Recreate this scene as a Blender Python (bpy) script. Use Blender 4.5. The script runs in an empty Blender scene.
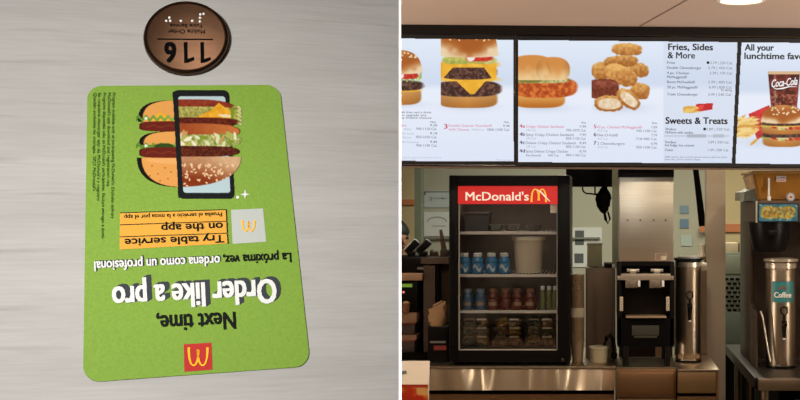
import bpy, bmesh, math, random
import numpy as np
from mathutils import Vector, Matrix

random.seed(7)
RNG = np.random.default_rng(11)
S = bpy.context.scene
COL = S.collection
PI = math.pi
F, CU, CV, H = 1200.0, 600.0, 200.0, 1.6        # lens in pixels, principal point, eye height


def P(u, v, Y):
    return Vector(((u - CU) / F * Y, Y, H - (v - CV) / F * Y))


# ------------------------------------------------------------------ materials
def lin(c):
    return tuple(((x / 12.92) if x <= .04045 else ((x + .055) / 1.055) ** 2.4) for x in c)


def hexc(h):
    return lin(tuple(int(h[i:i + 2], 16) / 255 for i in (0, 2, 4)))


MATS = {}


def mat(name, col, rough=.5, metal=0., noise=0., nscale=20., stretch=(1, 1, 1), spec=.5, emit=None, estr=0.,
        bump=0., trans=0., alpha=1., bdist=.004):
    if name in MATS:
        return MATS[name]
    m = bpy.data.materials.new(name)
    m.use_nodes = True
    nt = m.node_tree
    b = nt.nodes['Principled BSDF']
    c = hexc(col) if isinstance(col, str) else col
    b.inputs['Base Color'].default_value = (*c, 1)
    b.inputs['Roughness'].default_value = rough
    b.inputs['Metallic'].default_value = metal
    b.inputs['Specular IOR Level'].default_value = spec
    if trans:
        b.inputs['Transmission Weight'].default_value = trans
    if alpha < 1:
        b.inputs['Alpha'].default_value = alpha
    if emit is not None:
        e = hexc(emit) if isinstance(emit, str) else emit
        b.inputs['Emission Color'].default_value = (*e, 1)
        b.inputs['Emission Strength'].default_value = estr
    if noise or bump:
        tc = nt.nodes.new('ShaderNodeTexCoord')
        mp = nt.nodes.new('ShaderNodeMapping')
        mp.inputs['Scale'].default_value = stretch
        nz = nt.nodes.new('ShaderNodeTexNoise')
        nz.inputs['Scale'].default_value = nscale
        nz.inputs['Detail'].default_value = 4
        nt.links.new(tc.outputs['Object'], mp.inputs['Vector'])
        nt.links.new(mp.outputs['Vector'], nz.inputs['Vector'])
        if noise:
            mx = nt.nodes.new('ShaderNodeMix')
            mx.data_type = 'RGBA'
            mx.inputs[6].default_value = (*[max(0, x * (1 - noise)) for x in c], 1)
            mx.inputs[7].default_value = (*[min(1, x * (1 + noise)) for x in c], 1)
            nt.links.new(nz.outputs['Fac'], mx.inputs[0])
            nt.links.new(mx.outputs[2], b.inputs['Base Color'])
        if bump:
            bp = nt.nodes.new('ShaderNodeBump')
            bp.inputs['Strength'].default_value = bump
            bp.inputs['Distance'].default_value = bdist
            nt.links.new(nz.outputs['Fac'], bp.inputs['Height'])
            nt.links.new(bp.outputs['Normal'], b.inputs['Normal'])
    MATS[name] = m
    return m


def attr_mat(name, emit=False, rough=.55, strength=1.):
    m = bpy.data.materials.new(name)
    m.use_nodes = True
    nt = m.node_tree
    b = nt.nodes['Principled BSDF']
    a = nt.nodes.new('ShaderNodeAttribute')
    a.attribute_name = 'print'
    if emit:
        b.inputs['Base Color'].default_value = (.01, .01, .01, 1)
        b.inputs['Roughness'].default_value = .3
        nt.links.new(a.outputs['Color'], b.inputs['Emission Color'])
        b.inputs['Emission Strength'].default_value = strength
    else:
        mx = nt.nodes.new('ShaderNodeMix')
        mx.data_type = 'RGBA'
        mx.blend_type = 'MULTIPLY'
        mx.inputs[0].default_value = 1
        mx.inputs[7].default_value = (strength, strength, strength, 1)
        nt.links.new(a.outputs['Color'], mx.inputs[6])
        nt.links.new(mx.outputs[2], b.inputs['Base Color'])
        b.inputs['Roughness'].default_value = rough
        b.inputs['Specular IOR Level'].default_value = .05
    return m


def glass_mat(name, tint=(1, 1, 1), refl=1.):
    m = bpy.data.materials.new(name)
    m.use_nodes = True
    nt = m.node_tree
    nt.nodes.clear()
    o = nt.nodes.new('ShaderNodeOutputMaterial')
    t = nt.nodes.new('ShaderNodeBsdfTransparent')
    t.inputs[0].default_value = (*tint, 1)
    g = nt.nodes.new('ShaderNodeBsdfGlossy')
    g.inputs['Roughness'].default_value = .03
    fr = nt.nodes.new('ShaderNodeFresnel')
    fr.inputs[0].default_value = 1.45
    mx = nt.nodes.new('ShaderNodeMixShader')
    nt.links.new(fr.outputs[0], mx.inputs[0])
    nt.links.new(t.outputs[0], mx.inputs[1])
    nt.links.new(g.outputs[0], mx.inputs[2])
    nt.links.new(mx.outputs[0], o.inputs[0])
    return m


def steel(name, col='b9ab96', rough=.32, stretch=(2, 2, 120), nscale=3.):
    m = mat(name, col, rough, 1., .12, nscale, stretch)
    return m


# ------------------------------------------------------------------ mesh building
class MB:
    def __init__(self):
        self.bm = bmesh.new()

    def _merge(self, tmp, mi=0, smooth=False):
        for f in tmp.faces:
            f.material_index = mi
            f.smooth = smooth
        me = bpy.data.meshes.new('tmp')
        tmp.to_mesh(me)
        tmp.free()
        self.bm.from_mesh(me)
        bpy.data.meshes.remove(me)
        return self

    def box(self, x0, x1, y0, y1, z0, z1, b=0., mi=0, rot=None):
        t = bmesh.new()
        bmesh.ops.create_cube(t, size=1)
        c = Vector(((x0 + x1) / 2, (y0 + y1) / 2, (z0 + z1) / 2))
        for vv in t.verts:
            vv.co = Vector((vv.co.x * abs(x1 - x0), vv.co.y * abs(y1 - y0), vv.co.z * abs(z1 - z0)))
        if b:
            bmesh.ops.bevel(t, geom=list(t.edges), offset=b, segments=2, profile=.6, affect='EDGES')
        if rot is not None:
            bmesh.ops.rotate(t, verts=t.verts, cent=(0, 0, 0), matrix=rot)
        bmesh.ops.translate(t, verts=t.verts, vec=c)
        return self._merge(t, mi)

    def pbox(self, u0, v0, u1, v1, Y, d, b=0., mi=0):
        a, c = P(u0, v0, Y), P(u1, v1, Y)
        return self.box(a.x, c.x, Y, Y + d, c.z, a.z, b, mi)

    def cyl(self, c, r, h, r2=None, seg=32, axis='Z', mi=0, smooth=True, b=0.):
        t = bmesh.new()
        bmesh.ops.create_cone(t, cap_ends=True, segments=seg, radius1=r, radius2=r if r2 is None else r2, depth=h)
        bmesh.ops.translate(t, verts=t.verts, vec=(0, 0, h / 2))
        if b:
            bmesh.ops.bevel(t, geom=[e for e in t.edges if abs(e.verts[0].co.z - e.verts[1].co.z) < 1e-6], offset=b,
                            segments=2, affect='EDGES')
        if axis == 'Y':
            bmesh.ops.rotate(t, verts=t.verts, cent=(0, 0, 0), matrix=Matrix.Rotation(PI / 2, 3, 'X'))
        if axis == 'X':
            bmesh.ops.rotate(t, verts=t.verts, cent=(0, 0, 0), matrix=Matrix.Rotation(PI / 2, 3, 'Y'))
        bmesh.ops.translate(t, verts=t.verts, vec=Vector(c))
        self._merge(t, mi, False)
        return self

    def lathe(self, c, prof, seg=40, mi=0):
        t = bmesh.new()
        rings = []
        for r, z in prof:
            rings.append([t.verts.new((c[0] + r * math.cos(2 * PI * k / seg), c[1] + r * math.sin(2 * PI * k / seg),
                                       c[2] + z)) for k in range(seg)])
        for a, b in zip(rings, rings[1:]):
            for k in range(seg):
                t.faces.new((a[k], a[(k + 1) % seg], b[(k + 1) % seg], b[k]))
        if prof[0][0] > 1e-5:
            t.faces.new(rings[0][::-1])
        if prof[-1][0] > 1e-5:
            t.faces.new(rings[-1])
        bmesh.ops.remove_doubles(t, verts=t.verts, dist=1e-6)
        return self._merge(t, mi, True)

    def tube(self, pts, r, seg=10, mi=0, r_end=None):
        pts = [Vector(p) for p in pts]
        t = bmesh.new()
        rings = []
        n = len(pts)
        for i, p in enumerate(pts):
            d = (pts[min(i + 1, n - 1)] - pts[max(i - 1, 0)]).normalized()
            up = Vector((0, 0, 1)) if abs(d.z) < .9 else Vector((1, 0, 0))
            a = d.cross(up).normalized()
            bb = d.cross(a)
            rr = r if r_end is None else r + (r_end - r) * i / (n - 1)
            rings.append([t.verts.new(p + rr * (a * math.cos(2 * PI * k / seg) + bb * math.sin(2 * PI * k / seg)))
                          for k in range(seg)])
        for a, b in zip(rings, rings[1:]):
            for k in range(seg):
                t.faces.new((a[k], a[(k + 1) % seg], b[(k + 1) % seg], b[k]))
        t.faces.new(rings[0][::-1])
        t.faces.new(rings[-1])
        return self._merge(t, mi, True)

    def prism(self, pts, off, mi=0, smooth=False):
        """pts: 3D planar outline; off: extrusion vector"""
        t = bmesh.new()
        off = Vector(off)
        a = [t.verts.new(Vector(p)) for p in pts]
        b = [t.verts.new(Vector(p) + off) for p in pts]
        t.faces.new(a)
        t.faces.new(b[::-1])
        n = len(pts)
        for k in range(n):
            t.faces.new((a[k], b[k], b[(k + 1) % n], a[(k + 1) % n]))
        bmesh.ops.recalc_face_normals(t, faces=t.faces)
        return self._merge(t, mi, smooth)

    def blob(self, c, rad, noise=.0, seed=0, seg=20, rot=None, mi=0, power=1.):
        t = bmesh.new()
        bmesh.ops.create_uvsphere(t, u_segments=seg, v_segments=seg // 2 + 2, radius=1)
        rg = random.Random(seed)
        ph = [rg.uniform(0, 6) for _ in range(6)]
        for vv in t.verts:
            p = vv.co
            if power != 1.:
                p = Vector([math.copysign(abs(q) ** power, q) for q in p])
            k = 1 + noise * (math.sin(4 * p.x + ph[0]) + math.sin(5 * p.y + ph[1]) + math.sin(6 * p.z + ph[2])) / 3 \
                + noise * .5 * math.sin(11 * p.x + 9 * p.z + ph[3])
            vv.co = Vector((p.x * rad[0] * k, p.y * rad[1] * k, p.z * rad[2] * k))
        if rot is not None:
            bmesh.ops.rotate(t, verts=t.verts, cent=(0, 0, 0), matrix=rot)
        bmesh.ops.translate(t, verts=t.verts, vec=Vector(c))
        return self._merge(t, mi, True)

    def build(self, name, m, parent=None):
        me = bpy.data.meshes.new(name)
        self.bm.to_mesh(me)
        self.bm.free()
        return link(name, me, m, parent)


def link(name, me, m, parent=None):
    for mm in (m if isinstance(m, (list, tuple)) else [m]):
        me.materials.append(mm)
    try:
        me.set_sharp_from_angle(angle=math.radians(40))
    except Exception:
        pass
    o = bpy.data.objects.new(name, me)
    COL.objects.link(o)
    if parent is not None:
        o.parent = parent
        if parent.type == 'EMPTY':
            o.location = -parent.location
        elif parent.parent is None:
            o.location = -parent.location
    else:
        n = len(me.vertices)
        co = np.empty(n * 3, np.float32)
        me.vertices.foreach_get('co', co)
        co = co.reshape(-1, 3)
        lo, hi = co.min(0), co.max(0)
        base = Vector(((lo[0] + hi[0]) / 2, (lo[1] + hi[1]) / 2, lo[2]))
        co -= np.array(base, np.float32)
        me.vertices.foreach_set('co', co.ravel())
        me.update()
        o.location = base
    return o


def tag(o, label, cat, group=None):
    o['label'] = label
    o['category'] = cat
    if group:
        o['group'] = group
    return o


def thing(name, label, cat, loc, group=None):
    o = bpy.data.objects.new(name, None)
    o.empty_display_size = .05
    COL.objects.link(o)
    o.location = Vector(loc)
    return tag(o, label, cat, group)


def struct(name, mb, m):
    o = mb.build(name, m)
    o['kind'] = 'structure'
    return o


def dup(root, loc, label, group=None):
    r = root.copy()
    COL.objects.link(r)
    r.location = Vector(loc)
    r['label'] = label
    if group:
        r['group'] = group
    for ch in list(root.children):
        c = ch.copy()
        COL.objects.link(c)
        c.parent = r
        for g in ch.children:
            d = g.copy()
            COL.objects.link(d)
            d.parent = c
    return r


# ------------------------------------------------------------------ flat printed surfaces
class Plane:
    """a flat surface in the room: n is its normal towards the viewer, q a point on it"""

    def __init__(self, n, q):
        self.n = Vector(n).normalized()
        if self.n.y > 0:
            self.n = -self.n
        self.q = Vector(q)
        self.c = self.n.dot(self.q - Vector((0, 0, H)))

    def at(self, u, v, lift=0.):
        d = Vector(((u - CU) / F, 1, -(v - CV) / F))
        return Vector((0, 0, H)) + d * (self.c / self.n.dot(d)) + self.n * lift

    def at_np(self, U, V, lift=0.):
        d = np.stack([(U - CU) / F, np.ones_like(U), -(V - CV) / F], -1)
        n = np.array(self.n)
        X = d * (self.c / (d @ n))[..., None] + n * lift
        X[..., 2] += H
        return X


def vnoise(U, V, s, seed=0):
    """smooth value noise, feature size s pixels"""
    rg = np.random.default_rng(seed)
    T = rg.random((64, 64))
    x, y = U / s, V / s
    xi, yi = np.floor(x).astype(int), np.floor(y).astype(int)
    fx, fy = x - xi, y - yi
    fx, fy = fx * fx * (3 - 2 * fx), fy * fy * (3 - 2 * fy)
    g = lambda a, b: T[a % 64, b % 64]
    return (g(xi, yi) * (1 - fx) + g(xi + 1, yi) * fx) * (1 - fy) + (g(xi, yi + 1) * (1 - fx) + g(xi + 1, yi + 1) * fx) * fy


def ss(a, b, x):
    t = np.clip((x - a) / (b - a), 0, 1)
    return t * t * (3 - 2 * t)


def C(h):
    return np.array([int(h[i:i + 2], 16) / 255 for i in (0, 2, 4)])


class Paint:
    """pixels of a printed picture, painted in numpy"""

    def __init__(self, u0, v0, u1, v1, step):
        nu, nv = int(round((u1 - u0) / step)) + 1, int(round((v1 - v0) / step)) + 1
        self.U, self.V = np.meshgrid(np.linspace(u0, u1, nu), np.linspace(v0, v1, nv))
        self.rgb = np.zeros(self.U.shape + (3,))
        self.a = np.zeros(self.U.shape)
        self.clip = np.ones(self.U.shape)

    def over(self, m, col):
        m = m * self.clip
        if isinstance(col, str):
            col = C(col)
        k = m[..., None]
        if self.a.max() == 0 or True:
            self.rgb = self.rgb * (1 - k) + col * k
        self.a = np.maximum(self.a, m)

    def mixc(self, a, b, t):
        return C(a) * (1 - t[..., None]) + C(b) * t[..., None]

    def sup(self, cx, cy, rx, ry, p=2., e=.6, rot=0.):
        x, y = self.U - cx, self.V - cy
        if rot:
            c, s = math.cos(rot), math.sin(rot)
            x, y = c * x + s * y, -s * x + c * y
        d = (np.abs(x / rx) ** p + np.abs(y / ry) ** p) ** (1 / p)
        return np.clip((1 - d) * np.minimum(rx, ry) / e + .5, 0, 1)

    def rect(self, x0, y0, x1, y1, e=.5):
        d = np.minimum(np.minimum(self.U - x0, x1 - self.U), np.minimum(self.V - y0, y1 - self.V))
        return np.clip(d / e + .5, 0, 1)

    def poly(self, pts):
        ins = np.zeros(self.U.shape, bool)
        n = len(pts)
        for i in range(n):
            (x1, y1), (x2, y2) = pts[i], pts[(i + 1) % n]
            c = ((y1 > self.V) != (y2 > self.V))
            xx = (x2 - x1) * (self.V - y1) / (y2 - y1 + 1e-9) + x1
            ins ^= c & (self.U < xx)
        return ins.astype(float)

    def mesh(self, name, pl, m, parent, lift=.0006):
        nv, nu = self.U.shape
        X = pl.at_np(self.U, self.V, lift)
        idx = np.arange(nv * nu).reshape(nv, nu)
        q = np.stack([idx[:-1, :-1], idx[1:, :-1], idx[1:, 1:], idx[:-1, 1:]], -1).reshape(-1, 4)
        am = (self.a[:-1, :-1] + self.a[1:, :-1] + self.a[1:, 1:] + self.a[:-1, 1:]).reshape(-1) / 4
        q = q[am > .5]
        used = np.unique(q)
        remap = np.full(nv * nu, -1)
        remap[used] = np.arange(len(used))
        q = remap[q]
        co = X.reshape(-1, 3)[used].astype(np.float32)
        rgb = self.rgb.reshape(-1, 3)[used]
        rgb = np.where(rgb <= .04045, rgb / 12.92, ((np.clip(rgb, 0, 1) + .055) / 1.055) ** 2.4)
        me = bpy.data.meshes.new(name)
        me.vertices.add(len(co))
        me.vertices.foreach_set('co', co.ravel())
        me.loops.add(q.size)
        me.loops.foreach_set('vertex_index', q.ravel().astype(np.int32))
        me.polygons.add(len(q))
        me.polygons.foreach_set('loop_start', np.arange(0, q.size, 4, dtype=np.int32))
        me.update(calc_edges=True)
        at = me.attributes.new('print', 'FLOAT_COLOR', 'POINT')
        at.data.foreach_set('color', np.concatenate([rgb, np.ones((len(rgb), 1))], 1).astype(np.float32).ravel())
        return link(name, me, m, parent)


_cap = {}


def text_geo(s, bold=0., shear=0., spacing=1.):
    cu = bpy.data.curves.new('t', 'FONT')
    cu.body = s
    cu.offset = bold
    cu.shear = shear
    cu.space_character = spacing
    cu.resolution_u = 3
    o = bpy.data.objects.new('t', cu)
    me = bpy.data.meshes.new_from_object(o)
    v = [(p.co.x, p.co.y) for p in me.vertices]
    f = [tuple(p.vertices) for p in me.polygons]
    bpy.data.objects.remove(o)
    bpy.data.curves.remove(cu)
    bpy.data.meshes.remove(me)
    return v, f


def cap_h(bold=0.):
    if bold not in _cap:
        v, _ = text_geo('H', bold)
        _cap[bold] = max(y for _, y in v)
    return _cap[bold]


class Print:
    """flat lettering / shapes collected into one mesh on a plane; each colour is a material slot"""

    def __init__(self, pl):
        self.pl, self.v, self.f, self.mi, self.mats = pl, [], [], [], []

    def _m(self, m):
        if m not in self.mats:
            self.mats.append(m)
        return self.mats.index(m)

    def poly(self, pts, m, lift=.0004):
        n = len(self.v)
        self.v += [self.pl.at(u, v, lift) for u, v in pts]
        self.f.append(tuple(range(n, n + len(pts))))
        self.mi.append(self._m(m))

    def ribbon(self, pts, w, m, lift=.0006):
        """stroke of varying half width w[i] along pixel points"""
        if not hasattr(w, '__len__'):
            w = [w] * len(pts)
        L = []
        for i, (x, y) in enumerate(pts):
            a, b = pts[max(i - 1, 0)], pts[min(i + 1, len(pts) - 1)]
            dx, dy = b[0] - a[0], b[1] - a[1]
            l = math.hypot(dx, dy) or 1
            L.append(((x - dy / l * w[i], y + dx / l * w[i]), (x + dy / l * w[i], y - dx / l * w[i])))
        for (a, b), (c, d) in zip(L, L[1:]):
            self.poly([a, b, d, c], m, lift)

    def text(self, s, p0, p1, cap, m, bold=0., lift=.0006, shear=0., shift=(0, 0), spacing=1., up=None):
        """baseline runs from pixel p0 to p1 (the text is fitted to it), capitals are cap pixels tall"""
        v, f = text_geo(s, 0., shear, spacing)
        if not v:
            return
        x0, x1 = min(p[0] for p in v), max(p[0] for p in v)
        k = cap / cap_h(0.)
        dx, dy = p1[0] - p0[0], p1[1] - p0[1]
        l = math.hypot(dx, dy)
        if up is None:
            up = (dy / l, -dx / l)
        ex, w = (dx / l, dy / l), bold * k * 1.15
        offs = [(0, 0)]
        if bold:
            offs = [(-w, 0), (w, 0)] if cap < 5 else [(-w, -w * .5), (-w, w * .5), (0, 0), (w, -w * .5), (w, w * .5)]
        for oi, (ox, oy) in enumerate(offs):
            n = len(self.v)
            for x, y in v:
                t = (x - x0) / (x1 - x0)
                a = (t * (l - 2 * w) + w) + ox
                h = y * k + oy
                self.v.append(self.pl.at(p0[0] + ex[0] * a + up[0] * h + shift[0], p0[1] + ex[1] * a + up[1] * h + shift[1],
                                         lift + oi * 1.5e-6))
            self.f += [tuple(i + n for i in q) for q in f]
            self.mi += [self._m(m)] * len(f)

    def build(self, name, parent):
        me = bpy.data.meshes.new(name)
        me.from_pydata(self.v, [], self.f)
        me.update()
        for p, i in zip(me.polygons, self.mi):
            p.material_index = i
        return link(name, me, self.mats, parent)


def arches(pr, x0, y0, x1, y1, m, flip=False, k=1., lift=.0009):
    """two joined arches as a letter M in the pixel box"""
    def pt(x, y):
        if flip:
            x, y = 1 - x, 1 - y
        return (x0 + (x1 - x0) * x, y0 + (y1 - y0) * (1 - y))
    for c in (.27, .73):
        pts, w = [], []
        for i in range(17):
            t = PI * i / 16
            outer = (c < .5 and t < PI / 2) or (c > .5 and t > PI / 2)
            y = math.sin(t) ** .75
            x = c - .24 * math.cos(t)
            if not outer:
                y = .12 + .88 * y
            pts.append(pt(x, y * .94))
            w.append((.035 + .035 * (1 - y)) * (x1 - x0) * k + .015 * (x1 - x0))
        pr.ribbon(pts, w, m, lift)


# ================================================================== LEFT: the table with the printed card
TN = (.3425, -1, .606)
_t = Plane(TN, (0, 1, H))
_w = (_t.at(83, 383) - _t.at(310.5, 366.5)).length
TP = Plane(TN, (0, .15 / _w, H))
tn = TP.n

tc = TP.at(200, 200)
table = thing('dining_table', 'pale grey wood-grain laminate table with white edge, under the green card', 'table', (tc.x - .1, tc.y + .25, 0))
A, B = TP.at(398.9, -160), TP.at(398.9, 560)
e = (B - A).normalized()
lft = tn.cross(e).normalized()
if lft.x > 0:
    lft = -lft
Wt = .86


def laminate():
    """pale laminate with fine streaks running along the table"""
    m = bpy.data.materials.new('laminate')
    m.use_nodes = True
    nt = m.node_tree
    b = nt.nodes['Principled BSDF']
    l = nt.links.new
    t = nt.nodes.new('ShaderNodeTexCoord')
    g = (TP.at(300, 172) - TP.at(60, 168)).normalized()
    q = tn.cross(g)
    cx = nt.nodes.new('ShaderNodeCombineXYZ')
    for i, d in ((0, g), (1, q)):
        dt = nt.nodes.new('ShaderNodeVectorMath')
        dt.operation = 'DOT_PRODUCT'
        dt.inputs[1].default_value = d
        l(t.outputs['Object'], dt.inputs[0])
        l(dt.outputs['Value'], cx.inputs[i])
    fac = []
    for sc, det, rg in (((5, 42, 1), 3, .55), ((22, 420, 1), 3, .6), ((9, 130, 1), 2, .5)):
        mp = nt.nodes.new('ShaderNodeMapping')
        mp.inputs['Scale'].default_value = sc
        n = nt.nodes.new('ShaderNodeTexNoise')
        n.inputs['Scale'].default_value = 1.
        n.inputs['Detail'].default_value = det
        n.inputs['Roughness'].default_value = rg
        n.inputs['Distortion'].default_value = .25
        l(cx.outputs[0], mp.inputs['Vector'])
        l(mp.outputs[0], n.inputs['Vector'])
        fac.append(n)
    mx = nt.nodes.new('ShaderNodeMix')
    mx.inputs[0].default_value = .5
    l(fac[0].outputs['Fac'], mx.inputs[2])
    l(fac[1].outputs['Fac'], mx.inputs[3])
    r = nt.nodes.new('ShaderNodeValToRGB')
    r.color_ramp.elements[0].position = .3
    r.color_ramp.elements[1].position = .68
    r.color_ramp.elements[0].color = (.176, .169, .158, 1)
    r.color_ramp.elements[1].color = (.224, .217, .205, 1)
    l(mx.outputs[0], r.inputs['Fac'])
    # thin darker grain lines here and there
    r2 = nt.nodes.new('ShaderNodeValToRGB')
    r2.color_ramp.elements[0].position = .62
    r2.color_ramp.elements[1].position = .72
    r2.color_ramp.elements[0].color = (1, 1, 1, 1)
    r2.color_ramp.elements[1].color = (.86, .85, .84, 1)
    l(fac[2].outputs['Fac'], r2.inputs['Fac'])
    mm = nt.nodes.new('ShaderNodeMix')
    mm.data_type = 'RGBA'
    mm.blend_type = 'MULTIPLY'
    mm.inputs[0].default_value = 1
    l(r.outputs['Color'], mm.inputs[6])
    l(r2.outputs['Color'], mm.inputs[7])
    l(mm.outputs[2], b.inputs['Base Color'])
    b.inputs['Roughness'].default_value = .5
    b.inputs['Specular IOR Level'].default_value = .15
    return m


mb = MB()
mb.prism([A, B, B + lft * Wt, A + lft * Wt], -tn * .024)
mb.build('tabletop', laminate(), table)
ew = (TP.at(401.3, 200) - TP.at(398.9, 200)).length
white = mat('edge_white', (.93, .93, .91), .5, spec=.3)
mb = MB()
for a, b_, o in ((A, B, -lft), (B + lft * Wt, A + lft * Wt, lft)):
    mb.prism([a, b_, b_ + o * ew, a + o * ew], -tn * .024)
for a, b_, o in ((A, A + lft * Wt, -e), (B + lft * Wt, B, e)):
    mb.prism([a, b_, b_ + o * ew, a + o * ew], -tn * .024)
mb.build('edge_band', white, table)
blk = mat('powder_black', '17161a', .5)
ctr = (A + B) / 2 + lft * Wt / 2 - tn * .026
mb = MB()
mb.tube([ctr - tn * .005, ctr - tn * .06, Vector((ctr.x - .02, ctr.y + .12, ctr.z - .16)),
         Vector((ctr.x - .02, ctr.y + .12, .03))], .035, 16)
mb.build('column', blk, table)
mb = MB()
mb.lathe((ctr.x - .02, ctr.y + .12, 0), [(.26, 0), (.26, .012), (.2, .022), (.05, .035), (.04, .06)], 40)
mb.build('base', blk, table)
mb = MB()
mb.prism([ctr + lft * .1 + e * .1, ctr - lft * .1 + e * .1, ctr - lft * .1 - e * .1, ctr + lft * .1 - e * .1], -tn * .012)
mb.build('hinge_plate', blk, table)

# ---- card
CQ = [(83, 383), (310.5, 366.5), (279.5, 85.3), (87.5, 86.5)]      # near-left, near-right, far-right, far-left
CW = [TP.at(*p) for p in CQ]


def on_card(s, t, lift=0.):
    return (CW[0] * (1 - s) + CW[1] * s) * (1 - t) + (CW[3] * (1 - s) + CW[2] * s) * t + tn * lift


pts = []
rs, rt = .072, .05
for cx, cy, a0 in ((1 - rs, 1 - rt, 0), (rs, 1 - rt, 90), (rs, rt, 180), (1 - rs, rt, 270)):
    for k in range(9):
        a = math.radians(a0 + k * 90 / 8)
        pts.append(on_card(cx + rs * math.cos(a), cy + rt * math.sin(a), .0008))
cb = on_card(.5, .5)
card = thing('promotional_card', 'green rounded advertising card with a burger picture lying on the table', 'card', cb)
mb = MB()
mb.prism(pts, -tn * .0007)
mb.build('card_sheet', mat('card_green', (.1, .166, .023), .6, noise=.2, nscale=520., spec=.08, bump=.05), card)
CP = Plane(TN, TP.q + tn * .0008)
ink_b = mat('ink_black', (.004, .005, .004), .6, spec=.05)
ink_w = mat('ink_white', (.36, .36, .345), .6, spec=.05)
ink_g = mat('ink_dark_grey', (.022, .025, .028), .6, spec=.05)
ink_o = mat('ink_orange', (.36, .175, .026), .55, spec=.05)
ink_r = mat('ink_red', (.23, .017, .015), .55, spec=.05)
ink_y = mat('ink_gold', (.5, .24, .012), .55, spec=.05)
ink_dg = mat('ink_deep_green', (.016, .045, .006), .6, spec=.05)

pr = Print(CP)
pr.text('Next time,', (235.3, 312.2), (156, 316), 16.6, ink_b, .02)
pr.build('heading_lettering', card)

pr = Print(CP)
for k in range(1, 6):
    pr.text('Order like a pro', (276, 279.3), (111.5, 287.6), 23.5, ink_g, .03, .00015 + .00001 * k, shift=(.9 * k, -.55 * k))
pr.text('Order like a pro', (276, 279.3), (111.5, 287.6), 23.5, ink_w, .022, .0005)
pr.build('title_lettering', card)

pr = Print(CP)
pr.text('La próxima vez,', (291, 253), (222.8, 256), 9.3, ink_b, .02)
for k in range(1, 4):
    pr.text('ordena como un profesional', (219.8, 256.3), (94, 262), 9.6, ink_g, .03, .0002, shift=(.45 * k, -.3 * k))
pr.text('ordena como un profesional', (219.8, 256.3), (94, 262), 9.6, ink_w, .018, .0005)
pr.build('subtitle_lettering', card)

pr = Print(CP)
pr.poly([(120, 213), (226, 209.8), (227.6, 243.6), (119.6, 249.6)], ink_o, .0002)
for a, b_ in (((120, 213), (226.2, 209.8)), ((120, 225), (226.8, 221.4)), ((119.8, 237), (227.2, 233.4))):
    pr.ribbon([a, b_], .42, ink_b, .0003)
for a, b_ in (((226.3, 209.8), (226.8, 221)), ((226.9, 222), (227.3, 233)), ((227.4, 234), (228, 243.8))):
    pr.ribbon([a, b_], .6, ink_b, .0003)
pr.text('Try table service', (224, 235.2), (124.5, 239.3), 7.4, ink_b, .025, .0005)
pr.text('on the app', (222.8, 222.8), (161, 225.2), 7.6, ink_b, .025, .0005)
pr.text('Prueba el servicio a la mesa por el app', (222, 212.4), (124, 215.6), 4.2, ink_b, .015, .0005)
pr.build('banner', card)

pr = Print(CP)
pr.poly([(231, 210), (263, 208.5), (266.2, 241.8), (232.6, 244)], mat('ink_tag_white', (.23, .24, .22), .6, spec=.05), .0002)
arches(pr, 242, 220.5, 255, 232, ink_y, flip=True, lift=.0005)
pr.build('blank_tag', card)

pr = Print(CP)
pr.poly([(183.7, 344.4), (211.4, 342.6), (212.6, 369.8), (184.3, 371.9)], ink_r, .0002)
arches(pr, 188.2, 347.6, 208, 366.8, ink_y, flip=True, k=.7, lift=.0005)
pr.build('logo', card)

pr = Print(CP)
for x, y1, s in ((113.6, 219, "Program available only at participating McDonald's. Excludes delivery"),
                 (109.0, 187, "McDonald's app download and registration req."),
                 (104.2, 239, "Programa disponible sólo en McDonald's participantes. Excluye entregas a domic"),
                 (99.2, 201, "Se requiere descargar app de McDonald's y registro"),
                 (94.8, 191, "Quedan excluidas las entregas. 2023 McDonald's")):
    k = (y1 - 93) / 300
    pr.text(s, (x - 1.2, 93), (x - 1.2 - 3.2 * k, y1), 2.9, ink_dg, .012, .0005)
pr.build('small_print', card)

pr = Print(CP)
st = []
for k in range(8):
    r_ = 5.2 if k % 2 == 0 else 1.3
    st.append((245 + r_ * math.cos(k * PI / 4), 194.5 + r_ * math.sin(k * PI / 4)))
pr.poly(st, ink_w, .0003)
pr.poly([(237.6 + 1.6 * math.cos(k * PI / 4), 197.4 + 1.6 * math.sin(k * PI / 4)) for k in range(8)], ink_w, .0003)
pr.build('sparkle', card)

# burger half drawn, half photographed behind a telephone outline
p = Paint(132, 88, 248, 202, .45)
U, V = p.U, p.V
n1, n2, n3 = vnoise(U, V, 3.1, 1), vnoise(U, V, 1.5, 2), vnoise(U, V, 6, 3)
# phone body and screen
tilt = (V - 90) * .055
Up = U - tilt


def rr(x0, y0, x1, y1, r_, X=Up, Y=V):
    cx, cy = (x0 + x1) / 2, (y0 + y1) / 2
    qx, qy = np.abs(X - cx) - (x1 - x0) / 2 + r_, np.abs(Y - cy) - (y1 - y0) / 2 + r_
    d = np.hypot(np.maximum(qx, 0), np.maximum(qy, 0)) + np.minimum(np.maximum(qx, qy), 0) - r_
    return np.clip(.5 - d / .5, 0, 1)


p.over(rr(172.3, 90.4, 229, 199, 5.5), '17191a')
p.over(rr(177.6, 96.4, 224.8, 193, 3), 'a9bcc0')
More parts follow.
